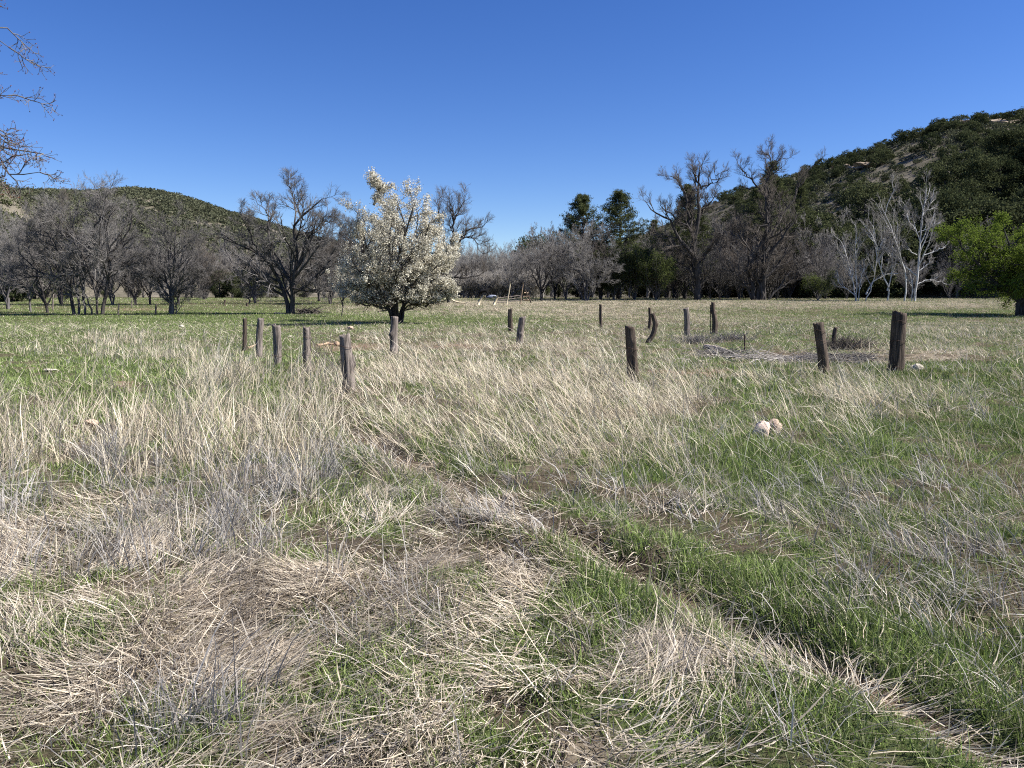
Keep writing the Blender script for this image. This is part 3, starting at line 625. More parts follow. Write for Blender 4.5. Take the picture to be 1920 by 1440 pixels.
ever_band(10, 1190, 1500, 131, 150, 9, 12, 'dark evergreen under the hill', 'dark evergreens behind the cottonwoods', HR)
ever_band(9, 1000, 1250, 150, 175, 8, 12, 'dark evergreen far back in the wood', 'dark evergreens behind the green shrubs')
ever_band(12, -260, 100, 92, 130, 9, 12, 'dark evergreen on the near left slope', 'dark evergreens at the left edge', HN)
ever_band(8, 100, 660, 160, 180, 4, 6, 'low dark evergreen far behind', 'low evergreens behind the left trees')
ever_band(6, 400, 520, 118, 126, 3, 4.5, 'low dark bush at the far meadow edge', 'dark bushes at the far meadow edge')
ever_band(7, 840, 990, 160, 175, 6.5, 8.5, 'dark evergreen topping the slender grove', 'evergreens above the slender grove')

def pine(name, label, px, top, Y, seed, Rr=3.2, group=None):
    x = col_at(px, Y); z0 = float(ground_z(x, Y)); H = at(px, top, Y)[2] - z0
    rg = np.random.default_rng(seed); root = thing(name, label, 'pine tree', (x, Y, z0), group)
    P = np.array([polyl([(0, 0, -.3), (.15, .1, H * .5), (0, 0, H * .97)], 12)]); Rd = np.array([np.linspace(.3, .04, 13)])
    # whorled boughs
    nb = 120; t = np.repeat(np.linspace(.18, .97, 24), 5) + rg.normal(size=nb) * .004; Bs, Br = [], []
    for ti in t:
        a = rg.uniform(0, 6.283); prof = min(1, (1 - ti) * 1.6 + .06); L_ = Rr * prof * rg.uniform(.55, 1.1)
        Bs.append(polyl([(0, 0, H * ti), (math.cos(a) * L_ * .6, math.sin(a) * L_ * .6, H * ti + L_ * .08), (math.cos(a) * L_, math.sin(a) * L_, H * ti + L_ * .35)], 5, rg, .05)); Br.append(np.linspace(.06, .015, 6))
    Bs, Br = np.array(Bs), np.array(Br); V, Q = join([tubes(P, Rd, 7), tubes(Bs, Br, 4)]); link('trunk', mesh(name + '_trunk', V, Q, mat=M_bark, smooth=True), root)
    pts = []
    for b in Bs:
        for k in range(2, 6):
            for j in range(4): pts.append(b[k] + rg.normal(size=(1, 3)) * .14 + rg.normal(size=(16, 3)) * np.array([.2, .2, .11]))
    pts = np.concatenate(pts); V, Q = leaves(rg, pts, .26 * rg.uniform(.6, 1.3, len(pts)), .28); link('crown', mesh(name + '_crown', V, Q, mat=M_pine), root)
pine('pine_tree', 'left one of the two dark pines standing above the bare thicket', 1090, 364, 107, 1, 5.6)
pine('pine_tree', 'right and slightly taller one of the two dark pines above the thicket', 1158, 358, 108, 2, 6.0)
pine('pine_tree', 'dark pine showing through the branches of the left big cottonwood', 1282, 345, 108, 3, 3.9)
pine('pine_tree', 'tall pine behind the crown of the right big cottonwood', 1436, 300, 118, 4, 5.4)
pine('pine_tree', 'dark pine left of the tall pine where the hill meets the sky', 1408, 352, 135, 5, 3.6)
pine('pine_tree', 'dark pine rising behind the right limb of the right cottonwood', 1490, 330, 134, 6, 4.2)
pine('pine_tree', 'small far pine between the two pines and the left cottonwood', 1222, 412, 150, 7, 3)
pine('pine_tree', 'tiny far pine poking above the slender bare grove', 906, 482, 170, 8, 2.)

# willow shrubs, fresh green tree
def leafy(name, label, cat, px, py, Y, limbs_n, H, spread, seed, mat, leafn, leaf, jit, mt=M_bark2, r0=.07, fork=.04, lvl=None):
    x = col_at(px, Y); rg = np.random.default_rng(seed); root = thing(name, label, cat, (x, Y, float(ground_z(x, Y))))
    P, Rr = radial_limbs(rg, H, spread, limbs_n, r0, fork); lv = grow(rg, P, Rr, lvl or L_thick)
    a, c = tree_meshes(name, lv, (7, 4, 3, 3, 3)[:len(lv)], 2, mt, mt); link('trunk', a, root); link('branches', c, root)
    tw = lv[-1][0]; T = tw[rg.integers(0, len(tw), leafn), rg.integers(1, tw.shape[1], leafn)] + rg.normal(size=(leafn, 3)) * jit
    T[:, 2] = np.maximum(T[:, 2], .1); V, Q = leaves(rg, T, leaf * rg.uniform(.6, 1.4, leafn), .5); link('crown', mesh(name + '_crown', V, Q, mat=mat), root)
    return root
leafy('willow_shrub', 'tall olive green shrub right of the two pines, dark on its left', 'shrub', 1188, 566, 103, 14, 7.0, 2.7, 51, M_willow, 26000, .14, .22)
leafy('willow_shrub', 'lower yellow green shrub between the olive shrub and the left cottonwood', 'shrub', 1228, 566, 101, 12, 5.6, 2.6, 52, M_willow, 20000, .13, .22)
leafy('dark_shrub', 'very dark green shrub at the left foot of the olive green shrub', 'shrub', 1150, 566, 102, 9, 5.2, 2.4, 53, M_juni, 24000, .18, .28)
leafy('green_bush', 'small green bush in the shade right of the right cottonwood', 'shrub', 1530, 566, 100, 8, 3.0, 2.0, 54, M_willow, 7000, .13, .22)
L_green = [LV(k=8, S=5, ratio=(.3, .5), ang=(25, 60), gnarl=.18, rmin=.03, up=.02), LV(k=7, S=4, ratio=(.35, .55), ang=(25, 60), gnarl=.2, rmin=.014, up=.0), LV(k=7, S=3, ratio=(.35, .6), ang=(20, 60), gnarl=.22, rmin=.008, up=.0)]
leafy('fresh_green_tree', 'bright fresh green tree with a dark trunk at the right edge of the meadow', 'tree', 1912, 593, 59, 11, 7.4, 5.3, 55, M_green, 60000, .13, .17, mt=M_bark, r0=.3, fork=.22, lvl=L_green)

# ------------------------------------------------------------------ individual bare trees of the photo
SDH = (9, 6, 4, 3, 3)
L_hero = [LV(k=9, S=6, ratio=(.3, .55), ang=(25, 60), gnarl=.12, rmin=.022, up=.05, t=(.15, 1), lmin=.7), LV(k=8, S=5, ratio=(.4, .65), ang=(20, 55), gnarl=.12, rmin=.012, up=.04, lmin=.45), LV(k=7, S=4, ratio=(.4, .7), ang=(20, 50), gnarl=.13, rmin=.009, up=.03, lmin=.3), LV(k=4, S=2, ratio=(.4, .7), ang=(15, 45), gnarl=.12, rmin=.0065, lmin=.15)]
L_cott = [LV(k=7, S=7, ratio=(.22, .45), ang=(30, 60), gnarl=.13, rmin=.035, up=.12, t=(.15, 1), lmin=1.2), LV(k=7, S=5, ratio=(.4, .65), ang=(25, 55), gnarl=.13, rmin=.018, up=.10, lmin=.7), LV(k=6, S=4, ratio=(.45, .75), ang=(20, 50), gnarl=.14, rmin=.011, up=.06, lmin=.45), LV(k=4, S=2, ratio=(.5, .8), ang=(15, 45), gnarl=.12, rmin=.008, lmin=.25)]
hero('cottonwood', 'tall bare dark cottonwood left of the taller one, with one limb reaching left', 'tree', 1307, 564, 101, [
    (.75, .5, [(1308, 566), (1305, 504), (1298, 473), (1301, 449)]), (.5, .12, [(1298, 473), (1301, 449), (1308, 420), (1308, 384), (1307, 358), (1312, 315)]),
    (.2, .06, [(1307, 358), (1325, 347), (1338, 332)]), (.3, .06, [(1304, 400), (1296, 375), (1291, 358), (1276, 333), (1262, 326)]),
    (.4, .06, [(1300, 480), (1284, 462), (1264, 440), (1253, 420), (1227, 404), (1207, 382)]), (.3, .07, [(1299, 455), (1289, 427), (1270, 418), (1240, 392)]),
    (.42, .08, [(1301, 449), (1291, 415), (1287, 371), (1278, 349)]), (.22, .06, [(1310, 400), (1331, 384), (1346, 366)]), (.25, .06, [(1306, 500), (1330, 470), (1352, 440)]),
    (.2, .05, [(1307, 360), (1296, 338), (1290, 318)]), (.2, .06, [(1304, 520), (1275, 495), (1250, 480)])], L_cott, SDH, M_bark, M_twigd, seed=11, jit=.12)
hero('cottonwood', 'tallest bare cottonwood with several dark trunks, right of centre', 'tree', 1425, 564, 101, [
    (.5, .3, [(1425, 566), (1429, 515), (1431, 449), (1433, 420)]), (.34, .16, [(1433, 420), (1431, 384), (1433, 356)]),
    (.2, .05, [(1433, 356), (1424, 342), (1411, 329), (1400, 315), (1391, 303)]), (.2, .05, [(1433, 356), (1444, 340), (1451, 318), (1460, 302), (1484, 292)]),
    (.12, .04, [(1456, 308), (1452, 290), (1449, 278)]), (.5, .08, [(1433, 566), (1435, 493), (1444, 471), (1464, 444), (1492, 402)]),
    (.3, .06, [(1436, 470), (1460, 425), (1475, 400), (1500, 366), (1518, 324), (1542, 303)]), (.5, .1, [(1413, 566), (1411, 535), (1402, 515), (1404, 480)]),
    (.3, .06, [(1414, 560), (1393, 533), (1375, 511), (1350, 505)]), (.2, .05, [(1433, 425), (1418, 424), (1400, 435), (1375, 440)]),
    (.45, .15, [(1420, 566), (1422, 505), (1427, 460), (1442, 430), (1446, 390), (1440, 350)]), (.3, .06, [(1436, 566), (1462, 540), (1490, 500), (1525, 480)])], L_cott, SDH, M_bark, M_twigd, seed=12, jit=.12)
hero('spreading_bare_tree', 'wide bare tree with twisted limbs and budding top, left of the blossoms', 'tree', 540, 587, 62, [
    (.30, .05, [(540, 588), (533, 554), (514, 514), (487, 480), (447, 462), (405, 442)]), (.28, .06, [(546, 588), (548, 544), (530, 508), (511, 471), (500, 450)]),
    (.34, .05, [(548, 588), (550, 544), (557, 483), (554, 422), (566, 407), (588, 389), (606, 376)]), (.11, .03, [(563, 410), (554, 398), (545, 377), (535, 350), (527, 333)]),
    (.2, .04, [(551, 520), (579, 453), (600, 434), (620, 408)]), (.2, .04, [(536, 556), (510, 548), (485, 530), (460, 520)]), (.14, .03, [(511, 471), (505, 420), (511, 410), (502, 395), (487, 384)]),
    (.18, .04, [(549, 550), (580, 530), (610, 500), (635, 480)]), (.14, .03, [(550, 540), (590, 545), (628, 530)]), (.12, .03, [(487, 480), (470, 440), (452, 400)]), (.12, .03, [(556, 440), (590, 430), (612, 395)])],
    L_hero, SDH, M_bark, M_twig, seed=13, jit=.05)
hero('round_bare_tree', 'small round-crowned bare tree between the leaning clump and the wide tree', 'tree', 318, 587, 61, [
    (.2, .03, [(318, 588), (316, 555), (300, 500), (282, 470)]), (.2, .03, [(320, 588), (318, 550), (310, 480), (302, 432)]), (.2, .03, [(322, 588), (322, 550), (325, 480), (325, 418)]),
    (.18, .03, [(323, 588), (328, 545), (345, 480), (352, 435)]), (.16, .03, [(322, 560), (345, 520), (375, 480)]), (.14, .03, [(316, 555), (290, 520), (270, 505)]), (.12, .03, [(324, 555), (355, 535), (382, 510)]), (.1, .03, [(327, 588), (331, 565), (338, 545)])],
    L_hero, SDH, M_bark2, M_twig, seed=14, jit=.04)
hero('leaning_bare_tree', 'bare tree leaning far left at the left side of the trunk clump', 'tree', 138, 590, 60, [
    (.24, .04, [(140, 591), (127, 540), (110, 523), (67, 507), (33, 473)]), (.16, .03, [(128, 545), (120, 490), (95, 440), (70, 405)]), (.14, .03, [(112, 525), (85, 480), (50, 440)]), (.12, .03, [(90, 514), (55, 520), (20, 512)]), (.14, .03, [(127, 540), (135, 480), (120, 420), (115, 385)])],
    L_hero, SDH, M_bark, M_twig, seed=15, jit=.05)
hero('straight_bare_tree', 'straight grey bare tree in the middle of the trunk clump', 'tree', 150, 590, 60.5, [
    (.17, .04, [(147, 591), (145, 523), (140, 457), (133, 427), (150, 370)]), (.15, .03, [(160, 591), (152, 550), (150, 500), (165, 440), (170, 400)]), (.12, .03, [(172, 591), (164, 560), (150, 540), (130, 500), (110, 480)]), (.1, .03, [(140, 457), (115, 430), (100, 390)])],
    L_hero, SDH, M_bark2, M_twigw, seed=16, jit=.05)
hero('forked_bare_tree', 'dark forked bare tree at the right side of the trunk clump', 'tree', 192, 591, 60, [
    (.24, .05, [(191, 592), (200, 530), (197, 487), (190, 427), (187, 368)]), (.16, .03, [(197, 490), (217, 460), (240, 427), (243, 395)]), (.15, .04, [(182, 591), (180, 540), (165, 490), (150, 440)]), (.12, .03, [(198, 520), (222, 500), (250, 480)]), (.1, .03, [(192, 440), (175, 400), (160, 370)]), (.1, .03, [(190, 430), (210, 400), (215, 370)])],
    L_hero, SDH, M_bark, M_twig, seed=17, jit=.05)
hero('crooked_bare_tree', 'crooked bare tree with low branches in front of the left slope', 'tree', 88, 586, 64, [
    (.2, .04, [(88, 588), (80, 560), (55, 530), (40, 500)]), (.16, .03, [(86, 570), (75, 520), (60, 470), (55, 430)]), (.14, .03, [(84, 565), (60, 545), (25, 535), (-10, 520)]), (.12, .03, [(82, 560), (95, 510), (95, 450)])],
    L_hero, SDH, M_bark, M_twig, seed=18, jit=.05)
hero('pale_bare_tree', 'pale thin-trunked bare tree half hidden at the left edge', 'tree', 58, 584, 66, [
    (.14, .04, [(58, 586), (54, 545), (48, 500), (30, 440)]), (.12, .03, [(52, 530), (30, 490), (0, 460)]), (.1, .03, [(50, 510), (66, 460), (70, 420)])],
    L_hero, SDH, M_bark2, M_twigw, seed=19, jit=.05)
hero('split_trunk_tree', 'bare tree with a split pale trunk behind the wide tree', 'tree', 478, 571, 88, [
    (.25, .05, [(479, 573), (472, 538), (450, 520), (430, 500)]), (.22, .05, [(480, 573), (478, 535), (485, 490), (478, 450)]), (.15, .04, [(470, 573), (468, 560), (462, 545)]), (.15, .04, [(474, 545), (500, 520), (520, 500)]), (.14, .04, [(455, 522), (430, 470), (425, 440)])],
    L_hero, SDH, M_bark2, M_twig, seed=20, jit=.06)
for k, (px, py, Y, H, sp, lab) in enumerate([(285, 572, 84, 7.5, 3.4, 'grey bare tree left behind the small round-crowned tree'), (338, 572, 84, 6.5, 3.0, 'bare tree with a straight trunk right behind the round-crowned tree'), (386, 563, 104, 7.2, 3.8, 'far round-crowned bare tree at the edge of the left meadow'),
        (257, 572, 82, 8.0, 3.4, 'bare tree with a leaning dark trunk right of the clump'), (20, 580, 72, 9.5, 4., 'bare tree behind the clump at the far left'), (622, 571, 86, 8.5, 4.2, 'dark-stumped bare tree just right of the wide tree'), (600, 568, 95, 9.0, 4.2, 'bare tree behind the right limb of the wide tree'), (215, 574, 82, 9.5, 4., 'tall bare tree close behind the trunk clump'), (120, 574, 84, 10.5, 4.2, 'tall bare tree behind the leaning tree'),
        (1015, 566, 99, 9.0, 4.8, 'broad dark bare tree left of the pale fan-shaped tree'), (1060, 566, 102, 9.0, 5.0, 'broad bare tree just left of the fan-shaped tree'), (1125, 566, 104, 8.5, 5., 'bare tree between the two pines'), (1040, 566, 108, 10.5, 3.4, 'tall thin bare tree showing above the broad bare trees'), (960, 563, 100, 6.5, 2.4, 'small bare tree leaning over the pale leaning pole')]):
    x = col_at(px, Y); place(woods[k % 3], (x, Y, float(ground_z(x, Y))), k * 1.7, (sp / 4.6, sp / 4.6, H / 9.5), lab)
hero('fan_bare_tree', 'pale grey fan-shaped bare tree at the meadow edge below the left pine', 'tree', 1098, 566, 97, [
    (.17, .03, [(1097, 568), (1094, 530), (1080, 490), (1062, 455)]), (.17, .03, [(1098, 568), (1098, 520), (1092, 470), (1090, 440)]), (.15, .03, [(1099, 568), (1103, 520), (1112, 470), (1118, 440)]), (.14, .03, [(1101, 568), (1112, 530), (1135, 495), (1148, 470)]), (.12, .03, [(1096, 568), (1082, 535), (1060, 505), (1048, 490)]), (.1, .03, [(1099, 560), (1120, 535), (1150, 510)])],
    L_hero, SDH, M_bark2, M_twigw, seed=23, jit=.06)
hero('bare_cottonwood', 'bare cottonwood with dark curved limbs right behind the blossoming tree', 'tree', 842, 568, 90, [
    (.35, .1, [(842, 570), (838, 520), (845, 470), (850, 440)]), (.2, .05, [(846, 460), (852, 430), (850, 395), (843, 380)]), (.16, .04, [(850, 425), (860, 400), (872, 378)]), (.25, .05, [(845, 470), (862, 450), (880, 430), (905, 425)]), (.15, .04, [(820, 500), (824, 430), (820, 375)]), (.14, .04, [(862, 450), (885, 445), (900, 470)]), (.2, .05, [(840, 520), (870, 520), (900, 515)])],
    L_cott, SDH, M_bark, M_twigd, seed=24, jit=.06)
hero('bare_cottonwood', 'bare tree whose twigs show left behind the blossoming tree', 'tree', 690, 570, 88, [
    (.28, .05, [(690, 572), (688, 520), (680, 450), (672, 400)]), (.2, .04, [(689, 530), (665, 470), (650, 430)]), (.2, .04, [(690, 510), (712, 460), (722, 400)]), (.15, .04, [(685, 480), (660, 440), (655, 410)])],
    L_hero, SDH, M_bark2, M_twig, seed=25, jit=.06)
L_syc = [LV(k=8, S=6, ratio=(.3, .5), ang=(20, 45), gnarl=.1, rmin=.03, up=.12, t=(.25, 1)), LV(k=7, S=4, ratio=(.4, .6), ang=(20, 45), gnarl=.12, rmin=.016, up=.1), LV(k=7, S=3, ratio=(.4, .7), ang=(15, 45), gnarl=.12, rmin=.010, up=.06), LV(k=3, S=2, ratio=(.4, .7), ang=(15, 45), gnarl=.12, rmin=.007)]
hero('white_sycamore', 'leftmost white-barked bare tree, short with several crooked stems', 'tree', 1605, 566, 96, [
    (.14, .05, [(1605, 567), (1602, 536), (1595, 500), (1590, 470), (1582, 450)]), (.1, .04, [(1605, 556), (1593, 545), (1575, 533), (1570, 510)]), (.12, .04, [(1606, 560), (1604, 493), (1602, 460), (1606, 432)]), (.09, .03, [(1609, 566), (1611, 530), (1618, 490)])],
    L_syc, SDH, M_white, M_twigw, r_scale=.68, seed=31, jit=.05)
hero('white_sycamore', 'white-barked bare tree with crossing stems between the other two', 'tree', 1660, 566, 96, [
    (.14, .05, [(1663, 567), (1665, 542), (1650, 510), (1640, 475), (1634, 440), (1622, 415)]), (.13, .05, [(1624, 552), (1640, 527), (1662, 515), (1690, 512)]), (.12, .04, [(1664, 545), (1674, 515), (1677, 480), (1680, 440)]), (.11, .04, [(1622, 560), (1634, 530), (1640, 480), (1650, 450)]), (.1, .03, [(1640, 470), (1625, 440), (1610, 420)])],
    L_syc, SDH, M_white, M_twigw, r_scale=.68, seed=32, jit=.05)
hero('white_sycamore', 'tallest white-barked bare tree with a straight trunk, rightmost of the three', 'tree', 1715, 565, 96, [
    (.22, .06, [(1715, 567), (1720, 520), (1724, 475), (1726, 429), (1730, 383), (1734, 356)]), (.13, .04, [(1720, 518), (1688, 493), (1663, 469), (1655, 455)]), (.09, .03, [(1721, 478), (1703, 466), (1692, 450)]), (.11, .03, [(1722, 533), (1746, 524), (1773, 531)]), (.1, .03, [(1723, 480), (1745, 472), (1765, 462)]), (.1, .03, [(1726, 435), (1748, 427), (1768, 415)]), (.1, .03, [(1723, 508), (1742, 496), (1750, 480)]),
    (.1, .03, [(1726, 432), (1712, 408), (1706, 378)]), (.15, .04, [(1695, 567), (1697, 520), (1680, 472), (1663, 426), (1652, 398), (1664, 362)]), (.08, .03, [(1728, 405), (1742, 385), (1750, 362)]), (.12, .04, [(1708, 567), (1712, 535), (1704, 500)])],
    L_syc, SDH, M_white, M_twigw, r_scale=.68, seed=33, jit=.05)

# blossoming tree
L_blo = [LV(k=12, S=5, ratio=(.22, .40), ang=(30, 65), gnarl=.13, rmin=.02, up=.05, t=(.25, 1), lmin=.6, lmax=1.7), LV(k=8, S=4, ratio=(.4, .6), ang=(25, 55), gnarl=.15, rmin=.009, up=.04, zmin=1.15, lmin=.25), LV(k=6, S=3, ratio=(.4, .6), ang=(20, 55), gnarl=.2, rmin=.006, up=.03, zmin=1.15, lmin=.15)]
root, lv, rg = hero('blossoming_tree', 'white blossoming fruit tree standing alone in the middle of the meadow', 'tree', 743, 606, 45.5, [
    (.13, .03, [(738, 607), (733, 560), (728, 480), (722, 405), (722, 358)]), (.12, .03, [(745, 607), (748, 550), (765, 470), (786, 415), (792, 396)]), (.12, .03, [(748, 607), (755, 560), (785, 500), (812, 462)]), (.11, .03, [(749, 607), (758, 570), (800, 535), (832, 510)]),
    (.11, .03, [(739, 607), (731, 565), (702, 510), (698, 470), (706, 425)]), (.1, .03, [(737, 607), (733, 578), (712, 560), (694, 548), (676, 535)]), (.09, .03, [(740, 600), (745, 540), (740, 470), (752, 410)]), (.09, .03, [(749, 602), (760, 570), (790, 560), (815, 555), (836, 552)]), (.09, .03, [(738, 602), (734, 583), (712, 574), (692, 572), (676, 568)]),
    (.09, .03, [(744, 600), (742, 560), (715, 500), (705, 440)]), (.09, .03, [(748, 600), (755, 520), (775, 450), (770, 405)]), (.08, .03, [(750, 585), (760, 570), (775, 545), (800, 500)]), (.08, .03, [(728, 470), (712, 430), (702, 390)]), (.08, .03, [(756, 560), (800, 480), (835, 475)]), (.08, .03, [(724, 400), (733, 380), (738, 366)]), (.08, .03, [(738, 602), (728, 560), (700, 525), (682, 495)]), (.09, .03, [(748, 602), (762, 560), (800, 520), (836, 488)]), (.08, .03, [(765, 500), (795, 455), (812, 428)]), (.07, .03, [(749, 602), (757, 580), (795, 568), (842, 564)]), (.07, .03, [(738, 602), (732, 580), (700, 566), (670, 562)]), (.07, .03, [(722, 480), (700, 430), (690, 415)]), (.1, .03, [(750, 600), (770, 520), (800, 450), (812, 425)]), (.09, .03, [(752, 600), (765, 500), (778, 430), (782, 395)]), (.08, .03, [(800, 575), (830, 545), (852, 540)]), (.08, .03, [(800, 520), (830, 470), (838, 450)]), (.07, .03, [(712, 565), (685, 545), (664, 540)]), (.07, .03, [(748, 560), (760, 520), (740, 480), (748, 440)])],
    L_blo, (8, 5, 3, 3), M_bark, M_twigd, seed=41, jit=.04, ntrunk=2, S=9, depth=3.8, r_scale=.85)
tw = lv[-1][0]; N = 95000; ii = rg.integers(0, len(tw), N); cl = fbm(tw[:, 0, 0] / .7 + 9, tw[:, 0, 2] / .7 + tw[:, 0, 1], 5, 2) * 1.3 + .0; keep = rg.random(N) < np.clip(cl[ii] * 1.9 - .15, .12, 1)
T = (tw[ii, rg.integers(0, tw.shape[1], N)] + rg.normal(size=(N, 3)) * .085)[keep]; T = T[T[:, 2] > 1.15 + .4 * rg.random(len(T))]
V, Q = leaves(rg, T, .078 * rg.uniform(.6, 1.35, len(T)), .85); link('blossoms', mesh('blossoms', V, Q, mat=M_bloss), root)
T2 = tw[rg.integers(0, len(tw), 16000), rg.integers(0, tw.shape[1], 16000)] + rg.normal(size=(16000, 3)) * .08; V, Q = leaves(rg, T2, .07, .5); link('young_leaves', mesh('young_leaves', V, Q, mat=M_bleaf), root)
root, lv, rg = hero('young_blossom_tree', 'small thin tree with a few pale blossoms left of the blossoming tree', 'tree', 642, 590, 57, [
    (.07, .02, [(642, 591), (641, 560), (630, 530), (620, 515)]), (.06, .02, [(642, 575), (648, 540), (652, 505)]), (.05, .02, [(641, 565), (660, 545), (672, 535)]), (.05, .02, [(641, 570), (636, 540), (640, 510)])],
    [LV(k=9, S=4, ratio=(.3, .5), ang=(25, 55), gnarl=.15, rmin=.012, up=.05), LV(k=7, S=3, ratio=(.35, .6), ang=(25, 55), gnarl=.2, rmin=.007), LV(k=5, S=2, ratio=(.35, .6), rmin=.005)], (6, 4, 3, 3), M_bark, M_twigd, seed=42, jit=.03)
tw = lv[-1][0]; T = tw[rg.integers(0, len(tw), 2600), rg.integers(0, tw.shape[1], 2600)] + rg.normal(size=(2600, 3)) * .05; V, Q = leaves(rg, T, .07, .8); link('blossoms', mesh('few_blossoms', V, Q, mat=M_bloss), root)
# budding top of the wide tree
# near tree whose twigs reach in at the upper left
L_near = [LV(k=7, S=6, ratio=(.16, .3), ang=(30, 60), gnarl=.2, rmin=.008, up=.02, t=(.3, 1)), LV(k=6, S=4, ratio=(.3, .5), ang=(30, 65), gnarl=.22, rmin=.005, up=.03), LV(k=4, S=3, ratio=(.3, .5), ang=(30, 60), gnarl=.2, rmin=.0035)]
NY = 9.0
root, lv, rg = hero('near_bare_tree', 'nearest bare tree, only its budding twigs reaching in at the upper left', 'tree', -420, 860, NY, [
    (.2, .1, [(-420, 870), (-410, 600), (-380, 400), (-395, 250)]), (.08, .012, [(-400, 450), (-267, 330), (-117, 290), (-17, 268), (43, 290), (81, 292)]), (.06, .008, [(-385, 400), (-257, 240), (-137, 200), (-37, 180), (23, 192), (53, 190)]),
    (.06, .008, [(-395, 250), (-217, 100), (-107, 50), (-37, 45), (3, 85)]), (.05, .007, [(-395, 250), (-197, 60), (-77, 10), (-17, 62), (28, 58)]), (.05, .008, [(-267, 330), (-137, 250), (-37, 215), (23, 245), (43, 300)]), (.05, .008, [(-217, 315), (-97, 290), (-27, 295), (23, 320), (73, 325)]), (.05, .008, [(-247, 330), (-117, 370), (-17, 345), (13, 335)]), (.04, .006, [(-117, 200), (-57, 130), (-17, 143), (5, 133)]), (.07, .01, [(-410, 500), (-267, 420), (-97, 400), (-7, 380)])],
    L_near, (8, 5, 4, 3), M_bark2, M_twig, r_scale=.42, seed=61, jit=.03, depth=.6)
tips = np.concatenate([lv[-1][0][:, -1], lv[-2][0][:, -1]]); T = np.repeat(tips, 3, 0) + rg.normal(size=(len(tips) * 3, 3)) * .006; V, Q = leaves(rg, T, .016, .6); link('buds', mesh('buds', V, Q, mat=M_bud), root)

# ------------------------------------------------------------------ fence posts
M_post = bark_mat('weathered_post', (.03, .025, .021), (.30, .25, .215), 34, 1.0, .9, .07)
M_postd = bark_mat('dark_post', (.016, .012, .009), (.14, .105, .08), 34, 1.0, .9, .07)
M_wire = bark_mat('rusty_wire', (.04, .025, .02), (.10, .06, .045), 60, .2, .7, 1)
M_pale = bark_mat('pale_wood', (.40, .32, .20), (.72, .62, .44), 12, .4, .85, .15)
M_log = bark_mat('log_wood', (.20, .15, .12), (.48, .40, .33), 14, .6, .9, 1)
M_orange = bark_mat('split_wood', (.22, .145, .09), (.42, .31, .21), 14, .5, .9, 1)
def post(label, pts, r0, r1, seed, mat, knots=(), wires=(), group='old wooden fence posts', name='fence_post', top=.0, cat='post'):
    """pts: photo points from base to top"""
    rg = np.random.default_rng(seed); bx, by, bz = gpt(*pts[0]); root = thing(name, label, cat, (bx, by, bz), group)
    q = []
    for p in pts:
        w_ = at(p[0], p[1], by); q.append([w_[0] - bx, 0, w_[2] - bz])
    q[0] = [0, 0, 0]; d0 = np.array(q[1]) - np.array(q[0]); q.insert(0, list(-.25 * d0 / np.linalg.norm(d0)))
    S, K = 26, 20; P = polyl(q, S); r = np.linspace(r0, r1, S + 1)
    an = np.arange(K) / K * 2 * math.pi; off = rg.uniform(0, 90)
    V = np.zeros((S + 1, K, 3))
    for s in range(S + 1):
        t = s / S
        k = 1 + .20 * (fbm(np.cos(an) * 1.6 + off, np.sin(an) * 1.6 + t * 1.2, seed, 3) - .5) * 2 + .10 * (vn(an * 3.5 + 5, np.full(K, t * 1.5), seed + 3) - .5) * 2
        for (kt, ka, kr) in knots: k = k + kr * np.exp(-((t - kt) / .05) ** 2) * np.exp(-(((an - ka + math.pi) % (2 * math.pi) - math.pi) / .7) ** 2)
        V[s, :, 0] = P[s, 0] + np.cos(an) * r[s] * k; V[s, :, 1] = P[s, 1] + np.sin(an) * r[s] * k; V[s, :, 2] = P[s, 2]
    sl_ = rg.uniform(-.35, .35); V[-1, :, 2] += (V[-1, :, 0] - P[-1, 0]) * sl_ + rg.normal(size=K) * .012; V[-2, :, 2] += (V[-2, :, 0] - P[-2, 0]) * sl_ * .5
    i = np.arange(S)[:, None] * K; k = np.arange(K)[None]; k2 = (k + 1) % K
    Q = np.stack([i + k, i + k2, i + K + k2, i + K + k], -1).reshape(-1, 4)
    Vv = V.reshape(-1, 3); c = len(Vv); tc = P[-1] + np.array([0, 0, -.02]); inner = V[-1] * .55 + P[-1] * .45; inner[:, 2] = V[-1, :, 2] * .6 + P[-1, 2] * .4 + rg.normal(size=K) * .008
    Vv = np.vstack([Vv, inner, [tc]]); b = S * K
    Q = np.vstack([Q, np.stack([b + k[0], b + k2[0], c + k2[0], c + k[0]], -1)]); T = np.stack([c + k[0], c + k2[0], np.full(K, c + K)], -1)
    link('post_shaft', mesh('post_shaft', Vv, Q, T, mat=mat, smooth=False), root)
    for wt in wires:
        s = int(wt * S); cen = P[s]; a = np.linspace(0, 2 * math.pi, 25); rr = r[s] * 1.22
        ring = np.stack([cen[0] + np.cos(a) * rr, cen[1] + np.sin(a) * rr, cen[2] + .02 * np.sin(a * 2)], 1); Vw, Qw = tubes(ring[None], np.full((1, 25), .004), 5); link('wire', mesh('post_wire', Vw, Qw, mat=M_wire), root)
    return root
RT = -math.pi / 2
post('leftmost thin dark post of the left row, standing farthest back', [(459, 658), (459, 628), (459, 597)], .075, .055, 1, M_postd, [(.2, 3.1, .4)])
post('grey post with a flat top, second from left in the left row', [(486, 671), (486, 630), (489, 597)], .085, .085, 2, M_post, [(.5, 3, .2)])
post('third post from the left in the left row, with a slanted pale top', [(520, 686), (520, 650), (518, 610)], .092, .095, 3, M_post, [(.6, 0, .15)], (.45,))
post('straight cracked post, fourth from left in the left row, wire near its foot', [(577, 703), (576, 660), (575, 614)], .083, .075, 4, M_post, [(.55, 3.4, .3)], (.22, .85))
